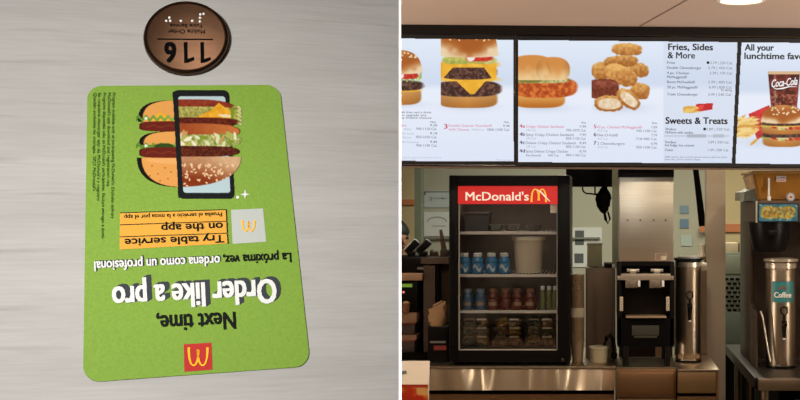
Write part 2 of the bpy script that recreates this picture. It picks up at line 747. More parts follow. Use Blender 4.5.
# photographed right half
p.clip = (U > 176.5).astype(float)
edge = 2.2 * (n1 - .5)
p.over(p.sup(186, 121, 55, 21.5, 3.2, .8) * (V < 118), p.mixc('6b2318', '8d3a22', n1))
p.over((p.sup(196, 113, 40 + 3 * (n3 - .5), 6.4, 3) > .5) * 1., p.mixc('75722a', 'b9b069', n2))
p.over(p.poly([(196, 117.5), (210, 111), (219, 103), (224, 107), (233, 112), (236, 118), (225, 121), (205, 121)]), p.mixc('c98a1a', 'e0aa34', n1))
p.over(p.sup(226, 116, 8, 1.4, 2, .8, .1), 'd8c7a6')
for k in range(14):
    p.over(p.sup(236 + 4 * math.sin(k * 2.1), 107 + 1.6 * k * .8, 3.4, 1.5, 2, .7, k), ('8b9a3f', 'b9b878', '6f8429')[k % 3])
p.over(p.sup(190, 122.5, 48 + edge, 5, 3), p.mixc('3b120c', '6d2a18', n2))
p.over(p.sup(188, 131, 52 + edge, 7.5, 2.6), p.mixc('8a3c1c', 'b56a34', ss(180, 236, U) * .8 + .2 * n1))
p.over((p.sup(205, 141, 36 + 4 * (n3 - .5), 6.5, 3) > .5) * 1., p.mixc('5f6d22', 'c2bd85', n2))
for k in range(26):
    x = 180 + RNG.random() * 56
    y = 134 + RNG.random() * 11
    p.over(p.sup(x, y, 3 + 2 * RNG.random(), 1.6, 2, .7, RNG.random() * 3), ('d8d2b4', '74862c', '9aa350', 'b38b54', 'c7c9a0')[k % 5])
p.over(p.sup(190, 151.5, 50 + edge, 5.4, 3), p.mixc('341009', '6b2f1b', n2))
crown = p.sup(177, 156, 64.5, 31, 2.3, .8) * (V > 156.5)
g = np.clip(ss(158, 187, V) * .85 - ss(195, 240, U) * .45 + .3, 0, 1)
p.over(crown, p.mixc('c9a27a', '7c2f12', g) * (1 - .10 * n2)[..., None])
for k in range(70):
    x, y = 178 + RNG.random() * 56, 164 + RNG.random() * 22
    p.over(crown * p.sup(x, y, 1.5, .75, 2, .5, RNG.random() * 3), 'd9b98c')
# near phone rail over the burger
p.clip = np.ones_like(U)
p.over(rr(172.3, 90.4, 177.6, 199, 2.4) * (V > 92) * (V < 198), '17191a')
# drawn left half
p.clip = (Up < 172.6).astype(float)
for (y0, y1, top) in ((100.5, 122, 1), (131.5, 145, 1), (158.5, 188, 0)):
    for off, c_ in ((0, '120f0c'), (4.6, 'd0924c')):
        if top:
            m_ = p.sup(176 + off, y1, 38 if y0 < 110 else 37, y1 - y0, 3, .6) * (V < y1)
        else:
            m_ = p.sup(177 + off, y0 - 1, 40, y1 - y0, 2.3, .6) * (V > y0 - 1)
        p.over(m_, c_)
p.over((p.sup(176, 160, 30, 4, 2) * (V > 158.5)), 'd69e5e')
for x, y in ((152, 166), (158, 174), (165, 168), (168, 179), (150, 176), (160, 181), (171, 172)):
    p.over(p.sup(x, y, .8, .6), '7a4412')
p.over(p.poly([(151, 121), (160, 112), (170, 119), (180, 114), (180, 121)]), 'd9a02a')
for y in (118.5, 146):
    zz = y + 1.7 * np.sin(U * .85)
    p.over(np.clip(2.2 - np.abs(V - zz), 0, 1) * (U > 136), p.mixc('3f6b1d', '86a548', ss(133, 175, U) * .5 + .3))
    p.over(p.sup(146, y, 1.6, 1.6), 'cfd8c0')
p.over(p.sup(164, 146.5, 10, 3.2), '2b4416')
for y0, y1 in ((121.3, 131.5), (147.3, 158)):
    p.over(p.sup(182, (y0 + y1) / 2, 43, (y1 - y0) / 2, 4, .6), '5f1d12')
    p.over(np.clip(.9 - np.abs(V - ((y0 + y1) / 2 + np.sin(U * .4))), 0, 1) * (U > 146) * .6, '8a4a2a')
card_pic = attr_mat('card_picture', False, .55, .5)
p.mesh('burger_picture', CP, card_pic, card, .0002)

# ---- round number token
tb = TP.at(186, 39.5)


def ell(cx, cy, rx, ry, lift, n=64):
    return [TP.at(cx + rx * math.cos(2 * PI * k / n), cy + ry * math.sin(2 * PI * k / n)) + tn * lift for k in range(n)]


token = thing('number_token', 'round bronze table number disc marked 116, above the green card', 'table marker', tb)
t = bmesh.new()
rings = []
for s_, lf in ((.97, .0003), (1, .0012), (1, .0032), (.985, .0042), (.93, .0046), (.9, .0046)):
    rings.append([t.verts.new(q) for q in ell(186, 40.2, 42.6 * s_, 36.2 * s_, lf)])
for a, b_ in zip(rings, rings[1:]):
    for k in range(64):
        t.faces.new((a[k], a[(k + 1) % 64], b_[(k + 1) % 64], b_[k]))
t.faces.new(rings[0][::-1])
t.faces.new(rings[-1])
bmesh.ops.recalc_face_normals(t, faces=t.faces)
mb = MB()
mb._merge(t, 0, True)
mb.build('disc', mat('bronze', (.1, .062, .044), .2, 1., .25, 3., (2, 60, 60)), token)
KP = Plane(TN, TP.q + tn * .0047)
pr = Print(KP)
ink_k = mat('token_black', (.0015, .0013, .0012), .7, spec=.02)
pr.text('6', (176.3, 42.6), (164, 42.8), 19.2, ink_k, .03, .0002)
for x in (200.3, 183.8):                                            # the two ones: stem and flag
    pr.poly([(x, 42.3), (x + 3.8, 42.2), (x + 4, 62.6), (x + .3, 62.8)], ink_k, .0002)
    pr.poly([(x + 3.9, 62.6), (x + 10.6, 60), (x + 10.2, 57), (x + 3.9, 59)], ink_k, .0002)
pr.ribbon([(157.5, 39), (213, 39.4)], .5, ink_k, .0002)
pr.text('Mobile Order', (205, 29.5), (168, 29.5), 4, ink_k, .01, .0002)
pr.text('Table Service', (203, 24), (170, 24), 3.2, ink_k, .01, .0002)
pr.build('lettering', token)
mb = MB()
for x, y in ((203.8, 14), (200.5, 14.6), (200.2, 18), (200, 21.6), (192.4, 21), (181, 21), (169.6, 17.8), (170.4, 21), (166.4, 21)):
    mb.blob(KP.at(x, y), (.0011, .0011, .0011), seg=10)
mb.build('braille_dots', mat('braille', (.5, .48, .45), .35), token)
token['label'] = 'round bronze table number disc marked 116, above the green card'

# ================================================================== RIGHT: the counter under the menu screens
CEIL = 2.276
# ---- setting
tan = mat('soffit_paint', (.54, .39, .295), .8, noise=.03, nscale=2)
floor_m = mat('floor_tile', (.12, .09, .07), .5, noise=.15, nscale=6)
wall_m = mat('wall_paint', (.44, .43, .33), .8, noise=.05, nscale=3)
dine_m = mat('dining_wall_paint', (.4, .33, .26), .8, noise=.05, nscale=3)
struct('floor', MB().box(-3.4, 3.4, -3, 8.6, -.05, 0), floor_m)
struct('ceiling', MB().box(-3.4, 3.4, -3, 8.6, CEIL, CEIL + .05), tan)
struct('wall_back', MB().box(-3.4, 3.4, 8.4, 8.5, 0, CEIL), wall_m)
struct('wall_left', MB().box(-3.5, -3.4, -3, 8.6, 0, CEIL), dine_m)
struct('wall_right', MB().box(3.4, 3.5, -3, 8.6, 0, CEIL), dine_m)
struct('wall_front', MB().box(-3.4, 3.4, -3.1, -3, 0, CEIL), dine_m)
a, b_ = Vector(((640 - CU) / F * 4.66, 4.66, CEIL)), Vector(((672 - CU) / F * 4.225, 4.225, CEIL))
d_ = (b_ - a).normalized()
s_ = Vector((-d_.y, d_.x, 0)) * .003
b2 = a + d_ * 2.2
struct('trim_1', MB().prism([a + s_, a - s_, b2 - s_, b2 + s_], (0, 0, -.002)), mat('seam', (.2, .13, .09), .8))

# ---- menu screens (one tilted plane)
d1 = Vector((-82, 1200, -4230)).normalized()
d2 = Vector((19636, 1200, -49)).normalized()
MPn = d1.cross(d2)
SCR = Plane(MPn, P(600, 100, 4.75))
mn = SCR.n
bez = mat('bezel_black', (.012, .011, .012), .45)
brown_rail = mat('rail_brown', (.11, .075, .055), .5)
scr_m = attr_mat('screen_picture', True)
ink = {k: mat('screen_ink_' + k, (.01, .01, .01), .4, emit=c, estr=1.) for k, c in
       (('black', '17171c'), ('grey', '7a7f8e'), ('light', 'b3b9c6'), ('pink', 'd87f96'), ('red', 'c8385a'), ('plum', '5a3a58'),
        ('white', 'f4f4f4'), ('dark', '4c505c'))}


def slab(mb, q, front, back, mi=0):
    """box on the screen plane from four pixel corners; front and back are distances along the normal"""
    mb.prism([SCR.at(u, v, front) for u, v in q], -mn * (front - back), mi)


def screen_bg(p, hz):
    t = ss(38, hz, p.V)
    c = p.mixc('dfe8f6', 'cfdbee', t)
    lo = p.mixc('e6ecf8', 'dde5f6', ss(hz, 164, p.V))
    k = ss(hz - 3, hz + 6, p.V)[..., None]
    p.over(np.ones_like(p.U), c * (1 - k) + lo * k)


def menu_screen(label, q, hz, paint, letters):
    """q: top-left, top-right, bottom-right, bottom-left pixel corners of the lit area"""
    c = SCR.at(sum(x for x, _ in q) / 4, q[2][1] + 3, -.03)
    r = thing('menu_screen', label, 'menu screen', c, 'menu screens above the counter')
    mb = MB()
    o = [(q[0][0] - 2.6, q[0][1] - 4), (q[1][0] + 1.2, q[1][1] - 4), (q[2][0] + 1.2, q[2][1] + 3.5), (q[3][0] - 2.6, q[3][1] + 3.5)]
    slab(mb, o, -.002, -.03)
    mb.build('casing', bez, r)
    p = Paint(min(q[0][0], q[3][0]) - 1, q[0][1] - 1, q[1][0] + 1, q[2][1] + 2, .5)
    screen_bg(p, hz)
    paint(p)
    p.a = p.poly(q)
    p.mesh('display_panel', SCR, scr_m, r, .0)
    pr = Print(SCR)
    sm = Print(SCR)
    letters(pr, sm)
    pr.build('heading_lettering', r)
    if sm.v:
        sm.build('item_lettering', r)
    return r


def burger(p, cx, y0, y1, w, layers, clip=None):
    """layers: list of (kind, top fraction, bottom fraction, half-width fraction)"""
    if clip is not None:
        p.clip = clip
    U, V = p.U, p.V
    n1, n2, n3 = vnoise(U, V, 3.2, 4), vnoise(U, V, 1.6, 5), vnoise(U, V, 5, 6)
    h = y1 - y0
    for kind, a, b_, hw in layers:
        ya, yb, rx = y0 + a * h, y0 + b_ * h, w * hw
        cy, ry = (ya + yb) / 2, (yb - ya) / 2
        lg = (U - cx) / rx
        if kind == 'crown':
            m = p.sup(cx, yb, rx, yb - ya, 2.5, .8) * (V < yb - 1)
            m = np.maximum(m, p.sup(cx, yb - 2.6, rx, 3.6, 3, .8))
            g = np.clip((V - ya) / (yb - ya) * .8 + .35 * np.abs(lg) + .15 * (n3 - .5), 0, 1)
            p.over(m, p.mixc('c98548', 'a55a22', ss(.0, .45, g)) * (1 - ss(.55, 1, g)[..., None]) + p.mixc('c07a3c', 'e8cfa8', ss(.6, 1, g)) * ss(.55, 1, g)[..., None])
            rg = random.Random(int(cx * 7))
            for k in range(int(26 * rx / 25)):
                x, y = cx + rg.uniform(-.8, .8) * rx, ya + rg.uniform(.1, .55) * (yb - ya)
                p.over(m * p.sup(x, y, 1.1, .7, 2, .5, rg.uniform(-1, 1)), 'f0dcb0')
        elif kind == 'heel':
            m = p.sup(cx, cy - ry * .3, rx, ry * 1.3, 3.4, .8) * (V > ya)
            g = np.clip((V - ya) / (yb - ya), 0, 1)
            p.over(m, p.mixc('d9a05c', 'b5712e', g) * (1 - .14 * np.abs(lg)[..., None]))
        elif kind == 'patty':
            m = p.sup(cx, cy, rx + 1.4 * (n1 - .5), ry, 3, .8)
            p.over(m, p.mixc('3a2320', '7c5444', ss(.25, .9, n2 * .7 + n1 * .3)))
        elif kind == 'cheese':
            m = p.sup(cx, cy, rx, ry, 5, .8)
            p.over(m, p.mixc('e3a227', 'f5c34a', n3))
        elif kind == 'drip':
            p.over(p.poly([(cx - rx, ya), (cx + rx * .9, ya), (cx + rx * .12, yb), (cx - rx * .1, yb)]), p.mixc('e7a92c', 'f3bd40', n3))
        elif kind == 'sheet':
            p.over(p.poly([(cx - rx * .75, ya), (cx + rx * .95, ya), (cx + rx * .25, yb), (cx + rx * .1, yb)]), p.mixc('e3a128', 'f2bb3e', n3))
        elif kind == 'sheetr':
            p.over(p.poly([(cx + rx * .45, ya), (cx + rx, ya), (cx + rx * 1.0, yb - 2), (cx + rx * .9, yb)]), p.mixc('e3a128', 'f2bb3e', n3))
            p.over(p.poly([(cx - rx, ya), (cx - rx * .4, ya), (cx - rx * .85, yb - 3), (cx - rx, yb - 2)]), p.mixc('e3a128', 'f2bb3e', n3))
        elif kind == 'salad2':
            p.over(p.sup(cx - .3 * rx, cy, rx * .55, ry, 3, .8), p.mixc('8f9a3c', 'c9c06a', n2))
            p.over(p.sup(cx + .55 * rx, cy, rx * .42, ry, 3, .8), p.mixc('a5a24a', 'd8cf8a', n1))
        elif kind == 'salad':
            for k in range(int(rx * .9)):
                rg = random.Random(k + int(cx))
                x, y = cx + rg.uniform(-1, 1) * rx, cy + rg.uniform(-.7, .7) * ry
                p.over(p.sup(x, y, rg.uniform(2, 5), ry * .55, 2.4, .8, rg.uniform(-.3, .3)),
                       ('9fae55', 'd9cf8f', 'c3c17a', 'ead9b0', 'c9432f', 'b4241f')[k % 6])
        elif kind == 'ketchup':
            p.over(p.sup(cx + .35 * rx, cy, rx * .5, ry, 2.4, .8), p.mixc('b3231d', 'd64a36', n2))
            p.over(p.sup(cx - .45 * rx, cy + 1, rx * .4, ry * .8, 2.4, .8), p.mixc('9fa648', 'd6c872', n2))
            p.over(p.sup(cx + .1 * rx, cy - .3, rx * .14, ry, 2, .8, -.5), 'f0e4e0')
        elif kind == 'lettuce':
            zz = cy + .5 * ry * np.sin(U * 1.1)
            p.over(np.clip(ry - np.abs(V - zz), 0, 1) * (np.abs(lg) < 1), p.mixc('7d9a38', 'd7d99a', n2))
    p.clip = np.ones_like(U)


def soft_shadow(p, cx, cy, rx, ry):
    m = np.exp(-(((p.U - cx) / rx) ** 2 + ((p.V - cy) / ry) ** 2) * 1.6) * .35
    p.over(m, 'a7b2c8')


# screen 1
def paint1(p):
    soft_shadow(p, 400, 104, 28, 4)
    burger(p, 398, 50, 105, 24.5, [('heel', .74, 1, .95), ('cheese', .68, .76, .9), ('patty', .55, .74, 1.04), ('lettuce', .42, .56, .96),
                                 ('ketchup', .4, .53, .98), ('crown', 0, .42, .98)])
    c = p.rect(440.8, 36, 520, 165)
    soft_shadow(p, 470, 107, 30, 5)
    burger(p, 468, 22, 108, 30, [('heel', .84, 1, .98), ('patty', .68, .87, 1.1), ('sheet', .62, .84, .8), ('cheese', .645, .69, 1.0),
                                 ('patty', .5, .67, .95), ('cheese', .46, .53, 1.0), ('sheetr', .48, .68, .95), ('salad2', .41, .49, 1.0), ('ketchup', .375, .46, .98),
                                 ('crown', 0, .4, 1)], c)


def tiny(pr, rows, m='grey', cap=2.3):
    for s_, x0, x1, y in rows:
        pr.text(s_, (x0, y), (x1, y + .3), cap, ink[m], .012, .001)


def letters1(pr, sm):
    tiny(sm, [('All meals served with fries and a drink', 372, 431.5, 113), ('Add a dessert or upgrade size', 376, 426.5, 115.8),
              ('Ask about today limited choices', 376, 431.5, 118.4)], 'dark', 2)
    tiny(sm, [('MEAL', 430.5, 436.5, 122.8), ('MEAL', 504, 509.5, 122.8)], 'dark', 1.6)
    tiny(sm, [('9.29', 430, 437, 126.2), ('9.19', 430, 437, 134.3), ('9.49', 430, 437, 142.8), ('9.39', 503, 509.5, 126.8)], 'dark', 2.2)
    tiny(sm, [('940-1120 Cal.', 416, 437, 129.8), ('850-1030 Cal.', 416, 437, 138), ('960-1140 Cal.', 416, 437, 146.4),
              ('1060-1340 Cal.', 487, 509.5, 130.6)], 'grey', 2.4)
    tiny(sm, [('1 Big Mac', 380, 407, 126), ('Double Quarter Pounder®', 448.5, 492, 126.6), ('with Cheese', 448.5, 469, 130.4)], 'pink', 2.4)
    tiny(sm, [('Quarter Pounder® with', 372, 414, 134.2), ('Quarter Pounder® Deluxe', 372, 419, 142.8), ('850-1030 Cal.', 404, 411.5, 130),
              ('Cheese', 400.5, 411.5, 138), ('740-810 Cal.', 471.5, 484, 130.4)], 'light', 2)
    tiny(sm, [('2,000 calories a day is used for general nutrition advice', 374, 441.5, 158), ('Additional nutrition information on request', 376, 416.5, 160.4),
              ('Prices may vary', 496, 510.5, 160.4)], 'light', 1.6)
    pr.text('3', (443.8, 128.6), (447.6, 128.6), 4.6, ink['red'], .03, .001)


# screen 2
def paint2(p):
    c = p.rect(518, 36, 590, 165)
    U, V = p.U, p.V
    n1, n2, n3 = vnoise(U, V, 3.2, 14), vnoise(U, V, 1.8, 15), vnoise(U, V, 6, 16)
    soft_shadow(p, 542, 108, 34, 5)
    p.over(p.sup(539, 99, 26, 9, 3.2, .9) * (V > 92), p.mixc('d89a52', 'b76a22', ss(96, 108, V)))
    p.over(p.sup(545, 87.5, 32.5 + 1.6 * (n1 - .5), 10.5, 2.8, .9), p.mixc('a8431a', 'dd7a35', ss(.2, .85, .6 * n1 + .4 * n2)))
    p.over(p.sup(538, 80, 31, 3.2, 3.5, .8), p.mixc('8f8a4a', 'dcd3a0', n2))
    p.over(p.sup(530, 80.5, 12, 2.3, 3, .8), '7d7a33')
    for cx_, cy_, rx_, ry_ in ((532, 70, 24, 15), (553, 70, 17, 13)):
        m = p.sup(cx_, cy_, rx_, ry_, 2.4, 1.) * (V < 80)
        g = np.clip((V - 56) / 24 + .25 * (n3 - .5), 0, 1)
        p.over(m, p.mixc('d08b46', 'ecc891', ss(.35, 1, g)) * (1 - .10 * ss(.5, 1, np.abs(U - cx_) / rx_)[..., None]))
    p.over(p.sup(548.5, 67, 1.3, 5.5, 2, 2, -.3) * .45, 'b0743c')
    c = p.rect(591.5, 36, 665, 165)
    p.clip = c
    soft_shadow(p, 620, 108, 34, 6)

    def nug(x, y, rx, ry, rot, dark=0., s=0):
        k = vnoise(U, V, 2.4, 20 + s) - .5
        m = p.sup(x, y, rx + 1.2 * k, ry + 1.2 * k, 2.5, .9, rot)
        g = np.clip((V - (y - ry)) / (2 * ry) + .7 * k + dark, 0, 1)
        p.over(m, p.mixc('e5b066', 'a8662a', g) * (1 - .1 * dark))
    nug(627, 49.5, 15, 6.2, .05, 0, 1)
    nug(601, 71, 9.5, 9, .3, .1, 2)
    nug(639, 70, 10, 7, .2, .15, 3)
    nug(621, 61.5, 17, 6, -.05, .2, 4)
    nug(640, 91, 10, 8, .2, .1, 5)
    nug(621, 75, 17, 9.5, .4, -.05, 6)
    p.over(p.sup(603, 89, 16, 10, 3, .9), p.mixc('5d2418', '8c4326', n2))
    p.over(p.sup(600, 84, 17, 3.4, 2.6, .8), p.mixc('a35a48', '6b2a1c', n1))
    for x, y, rx, ry, rot, s in ((609, 103.5, 14.5, 8, 0., 7), (628.5, 99, 13, 7.5, .7, 8)):
        nug(x, y, rx, ry, rot, .15, s)
        p.over(p.sup(x + .5, y + .4, rx - 3, ry - 2.6, 2.5, 1.2, rot), p.mixc('f3e6cf', 'd9bb94', n2))
    p.clip = np.ones_like(U)
    # side column
    m = p.rect(663.5, 36, 745, 166, 1)
    p.over(m * .55, 'cdd8ea')
    # small carton of fries
    p.over(p.poly([(696, 104), (713, 103), (712.5, 109.5), (694, 112.5)]), 'c3262b')
    for k in range(26):
        x, y = 684.5 + RNG.random() * 13, 107 + RNG.random() * 5.6
        p.over(p.sup(x, y, 4.2, .8, 2, .6, -.25 + RNG.random() * .3) * (U > 683), ('ecc66a', 'd9a84a')[k % 2])
    p.over(p.poly([(699, 105.5), (704, 104.6), (703, 109), (698, 110.6)]), 'e04a42')
    # grey size bars
    p.over(p.rect(664, 135.5, 729, 136.4) * .8, 'a9b0bd')
    p.over(p.rect(687, 134.2, 706, 137.6) * .9, 'aeb4c0')
    p.over(p.rect(713, 134.2, 724, 137.6) * .9, 'b5bbc7')


def letters2(pr, sm):
    k = ink['black']
    pr.text('Fries, Sides', (668, 49.8), (713, 50.2), 6.2, k, .028, .001)
    pr.text('& More', (667.6, 58.2), (695, 58.4), 6.2, k, .018, .001)
    pr.text('Sweets & Treats', (665.4, 123.6), (727.6, 123.9), 6.4, k, .028, .001)
    tiny(sm, [('Fries', 667, 675, 63.6), ('Double Cheeseburger', 667, 701.5, 68.8), ('4 pc. Chicken', 667, 689, 74), ('McNuggets®', 667, 687, 78),
              ('Bacon McDouble®', 667, 695, 83), ('20 pc. McNuggets®', 667, 697.5, 88.2), ('Triple Cheeseburger', 667, 698, 95.3)], 'dark', 2.5)
    tiny(sm, [('2.79 | 220 Cal.', 710, 732.6, 64), ('2.79 | 450 Cal.', 708, 732.6, 69), ('2.39 | 170 Cal.', 709.5, 732.4, 74.2),
              ('3.39 | 400 Cal.', 708, 732.2, 83.2), ('6.99 | 830 Cal.', 709, 732, 88.4), ('for sharing', 721, 732, 91), ('3.49 | 540 Cal.', 708, 731.6, 95.6)], 'grey', 2.5)
    tiny(sm, [('Shakes', 665.4, 676, 130), ('McFlurry with candies', 665.4, 693, 133.4), ('Sundaes', 665, 676, 143), ('hot fudge, hot caramel', 665, 694, 146.2), ('Cones', 664.8, 672.8, 150.8)], 'dark', 2.4)
    tiny(sm, [('2.89 | 520 Cal.', 706, 730, 130.2), ('2.89 | 330 Cal.', 708, 729, 143.2), ('1.49 | 200 Cal.', 708, 728.6, 151)], 'grey', 2.4)
    tiny(sm, [('2,000 calories a day is used for general nutrition advice but calorie', 664.6, 727, 157.6), ('needs vary, ask for nutrition details', 664.6, 700, 160)], 'grey', 1.6)
    for x, y in ((708, 62.6), (704.6, 129)):
        pr.poly([(x + 1.5 * math.cos(i * PI / 5), y + 1.5 * math.sin(i * PI / 5)) for i in range(10)], k, .001)
    tiny(sm, [('MEAL', 581, 586.2, 123.3), ('MEAL', 652, 657.4, 123.8)], 'dark', 1.6)
    rows = (('4a', 'Crispy Chicken Sandwich', 564, 127.6, '7.99', '700-1070 Cal.'), ('4b', 'Spicy Crispy Chicken Sandwich', 574, 135.8, '7.99', '850-1130 Cal.'),
            ('4c', 'Deluxe Crispy Chicken Sandwich', 576, 144, '8.49', '850-1150 Cal.'), ('4d', 'Spicy Deluxe Crispy Chicken', 568, 152.4, '8.79', '860-1160 Cal.'))
    for i, (a_, s_, x1, y, c_, cal) in enumerate(rows):
        pr.text(a_, (519.4, y), (525, y), 3.4, ink['red' if i == 0 else 'plum'], .025, .001)
        tiny(sm, [(s_, 525.8, x1, y)], 'pink' if i == 0 else 'grey', 2.6)
        tiny(sm, [(c_, 579.5, 586, y), (cal, 566, 586, y + 3.7)], 'grey', 2.4)
        tiny(sm, [('530 Cal.', 526, 536, y + 3.4)] if i < 3 else [('Sandwich', 525.8, 541, y + 3.8), ('560 Cal.', 548, 559, y + 3.8)], 'light' if i < 3 else 'grey', 2.2)
    rows = (('5', '10 pc. Chicken McNuggets®', 642, 128.2, '7.89', '740-1100 Cal.'), ('6', 'Filet-O-Fish®', 618, 136.2, '7.79', '710-980 Cal.'),
            ('7', '2 Cheeseburgers', 624.6, 144.6, '6.99', '920-1200 Cal.'))
    for i, (a_, s_, x1, y, c_, cal) in enumerate(rows):
        pr.text(a_, (593.6, y), (596.4, y), 3.6, ink['red' if i == 0 else 'plum'], .025, .001)
        tiny(sm, [(s_, 597.2, x1, y)], 'pink' if i == 0 else 'grey', 2.6)
        tiny(sm, [(c_, 651, 657, y), (cal, 636, 657, y + 3.7)], 'grey', 2.4)
        tiny(sm, [('410 Cal.', 597.4, 608, y + 3.4)], 'light', 2.2)


# screen 3
def paint3(p):
    U, V = p.U, p.V
    n1, n2 = vnoise(U, V, 3.2, 34), vnoise(U, V, 1.7, 35)
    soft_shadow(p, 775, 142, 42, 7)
    # fries carton lying behind
    p.over(p.poly([(748.5, 114), (769, 105), (778, 128), (757, 140)]), p.mixc('b8242a', 'd8403a', n1))
    for k in range(46):
        x, y = 738 + RNG.random() * 15, 117 + RNG.random() * 18
        p.over(p.sup(x, y, 7, 1.3, 2.4, .7, -.7 + RNG.random() * .9) * (U > 735.8), ('e9c272', 'd39a45', 'f0d48e')[k % 3])
    p.over(p.sup(754, 142, 5, 1.4, 2, .8, -.7), 'd9a444')
    # glass of cola
    gw = 16 - (V - 72) * .085
    m = np.clip((gw - np.abs(U - 784)) / .7 + .5, 0, 1) * (V > 71) * (V < 114)
    p.over(m, p.mixc('4a1a14', '7d3226', ss(.3, .8, n1)))
    p.over(m * (V < 74.5), 'd8b48c')
    p.over(m * (V > 94) * ss(.55, .7, n2), 'a05a44')
    p.over(p.sup(775, 90, 1.4, 18, 2, 1) * .35, 'e0c0b0')
    burger(p, 783, 105, 147, 22, [('heel', .76, 1, .92), ('salad', .72, .84, 1.0), ('patty', .66, .78, 1.0), ('heel', .52, .7, .98), ('salad', .44, .58, 1.02),
                                  ('cheese', .46, .52, .9), ('patty', .38, .5, .98), ('lettuce', .34, .42, 1), ('crown', 0, .42, .98)])


def letters3(pr, sm):
    k = ink['black']
    pr.text('All your', (744.6, 50.4), (774, 50.6), 6.2, k, .028, .001)
    pr.text('lunchtime favorites', (744.2, 58.8), (823, 59.4), 6.2, k, .028, .001)
    w = ink['white']
    pr.text('Coca-Cola', (771.5, 87.2), (797.5, 84.6), 7.4, w, .012, .001, shear=.35, up=(.0, -1))
    pr.ribbon([(773, 87.5), (777, 89), (783, 88.2), (789, 86.6), (797, 86.6)], [.2, .5, .7, .5, .15], w, .001)


menu_screen('menu screen with two cheeseburgers, leftmost above the counter', [(291.5, 36.9), (513.4, 39.6), (514, 161.7), (296.5, 160.6)], 85, paint1, letters1)
menu_screen('middle menu screen with chicken sandwich, nuggets and Fries, Sides & More', [(518.2, 39.8), (737.8, 42), (732, 163.5), (517.7, 162.3)], 86, paint2, letters2)
menu_screen('rightmost menu screen headed All your lunchtime favorites', [(741.4, 42), (960, 44.3), (948, 165), (735.2, 163.8)], 92, paint3, letters3)
mb = MB()
slab(mb, [(280, 22.6), (985, 25.4), (985, 40.4), (280, 33)], -.07, -.2)
slab(mb, [(280, 158), (985, 163), (985, 175.5), (280, 172)], -.07, -.2)
struct('trim_2', mb, bez)
mb = MB()
slab(mb, [(280, 165.6), (985, 169.6), (985, 171.2), (280, 167.2)], .004, -.2)
struct('trim_3', mb, brown_rail)
mb = MB()
slab(mb, [(280, 22.4), (985, 25.2), (985, 38), (280, 33)], .003, -.069)
struct('trim_4', mb, mat('bezel_top', (.009, .006, .005), .5, spec=.2))

# ---- ceiling downlight
dx, dy = (741 - CU) / F * 4.05, 4.05
dl = thing('downlight', 'round lit downlight recessed in the tan ceiling above the menu screens', 'ceiling light', (dx, dy, CEIL - .004))
MB().lathe((dx, dy, CEIL - .006), [(.083, .006), (.083, .002), (.078, 0), (.07, .0), (.07, .005)], 40).build('trim_ring', mat('lamp_ring', (.7, .6, .5), .5), dl)
MB().cyl((dx, dy, CEIL - .002), .07, .001, seg=40).build('diffuser', mat('lamp_glow', (.8, .8, .8), .5, emit=(1, .83, .6), estr=4.), dl)


# ---- materials of the counter scene
st = steel('steel_brushed', 'b5a58e', .34, (90, 2, 2), 2.)
st_d = steel('steel_dim', '8f7d68', .42, (2, 2, 60), 2.)
st_h = steel('steel_hopper', 'd6d0bf', .36, (2, 2, 80), 2.)
st_b = steel('steel_box', 'a3805f', .4, (4, 60, 60), 3.)
st_u = steel('steel_urn', 'a39481', .33, (60, 60, 2), 2.)
blk_p = mat('plastic_black', (.004, .0035, .0034), .36, spec=.14)
blk_m = mat('matte_black', (.003, .0027, .0025), .6, spec=.04)
grey_p = mat('plastic_grey', (.18, .17, .16), .5)
white_p = mat('plastic_white', (.66, .66, .62), .45)
cream = mat('plastic_cream', (.66, .6, .46), .5)
brown_w = mat('board_brown', (.26, .15, .085), .55, noise=.2, nscale=8, stretch=(1, 8, 8))
dark_w = mat('board_dark', (.075, .045, .028), .6)
paper = mat('paper_white', (.55, .58, .53), .8)
CT = H - .69167                                                    # counter top height
tint = mat('label_white', (.6, .58, .52), .5)

# ---- kitchen setting behind
beige = mat('kitchen_wall_beige', (.56, .46, .25), .8)
org = mat('orange_stripe', (.55, .2, .08), .7)
struct('trim_5', MB().pbox(330, 100, 414.5, 420, 8.36, .04), beige)
struct('trim_6', MB().pbox(722, 100, 900, 420, 8.36, .04), beige)
struct('trim_7', MB().pbox(330, 199.5, 414.5, 205, 8.34, .02), org)
struct('trim_8', MB().pbox(700, 224, 760, 232, 8.34, .02), org)
struct('trim_9', MB().pbox(414.5, 100, 421, 420, 7.9, .12), mat('post_green', (.17, .19, .13), .6))
struct('trim_10', MB().pbox(421, 237.3, 600, 239.2, 8.37, .03), mat('rail_grey', (.2, .2, .17), .6))
struct('trim_11', MB().pbox(706.5, 60, 725.5, 478, 5.45, .09), mat('steel_column', (.4, .32, .24), .45, .3, .25, 1.5, (2, 2, 2)))
struct('trim_12', MB().pbox(788, 218, 830, 262, 8.33, .03), mat('tile_white', (.62, .62, .55), .4))


def notice(name, label, u0, v0, u1, v1, col, extra=None, group=None):
    c = P((u0 + u1) / 2, v1, 8.395)
    r = thing(name, label, 'notice', c, group)
    MB().pbox(u0, v0, u1, v1, 8.392, .006).build('sheet', mat(name + '_' + str(int(u0)) + str(int(v0)), col, .7), r)
    pl = Plane((0, -1, 0), (0, 8.391, 0))
    if extra:
        pr = Print(pl)
        extra(pr)
        pr.build('printing', r)
    return r


gi = mat('notice_ink_grey', (.16, .18, .18), .7)
gi2 = mat('notice_ink_soft', (.33, .36, .35), .7)


def n1_(pr):
    pr.ribbon([(424, 191.8), (449, 191.8)], .5, gi, .001)
    pr.ribbon([(425, 192), (425, 195)], .8, gi, .001)
    pr.ribbon([(431, 197), (431, 201)], 1.2, gi2, .001)
    pr.ribbon([(433, 198.4), (447, 198.4)], .5, gi2, .001)
    pr.ribbon([(442, 197), (443, 199)], .8, gi2, .001)


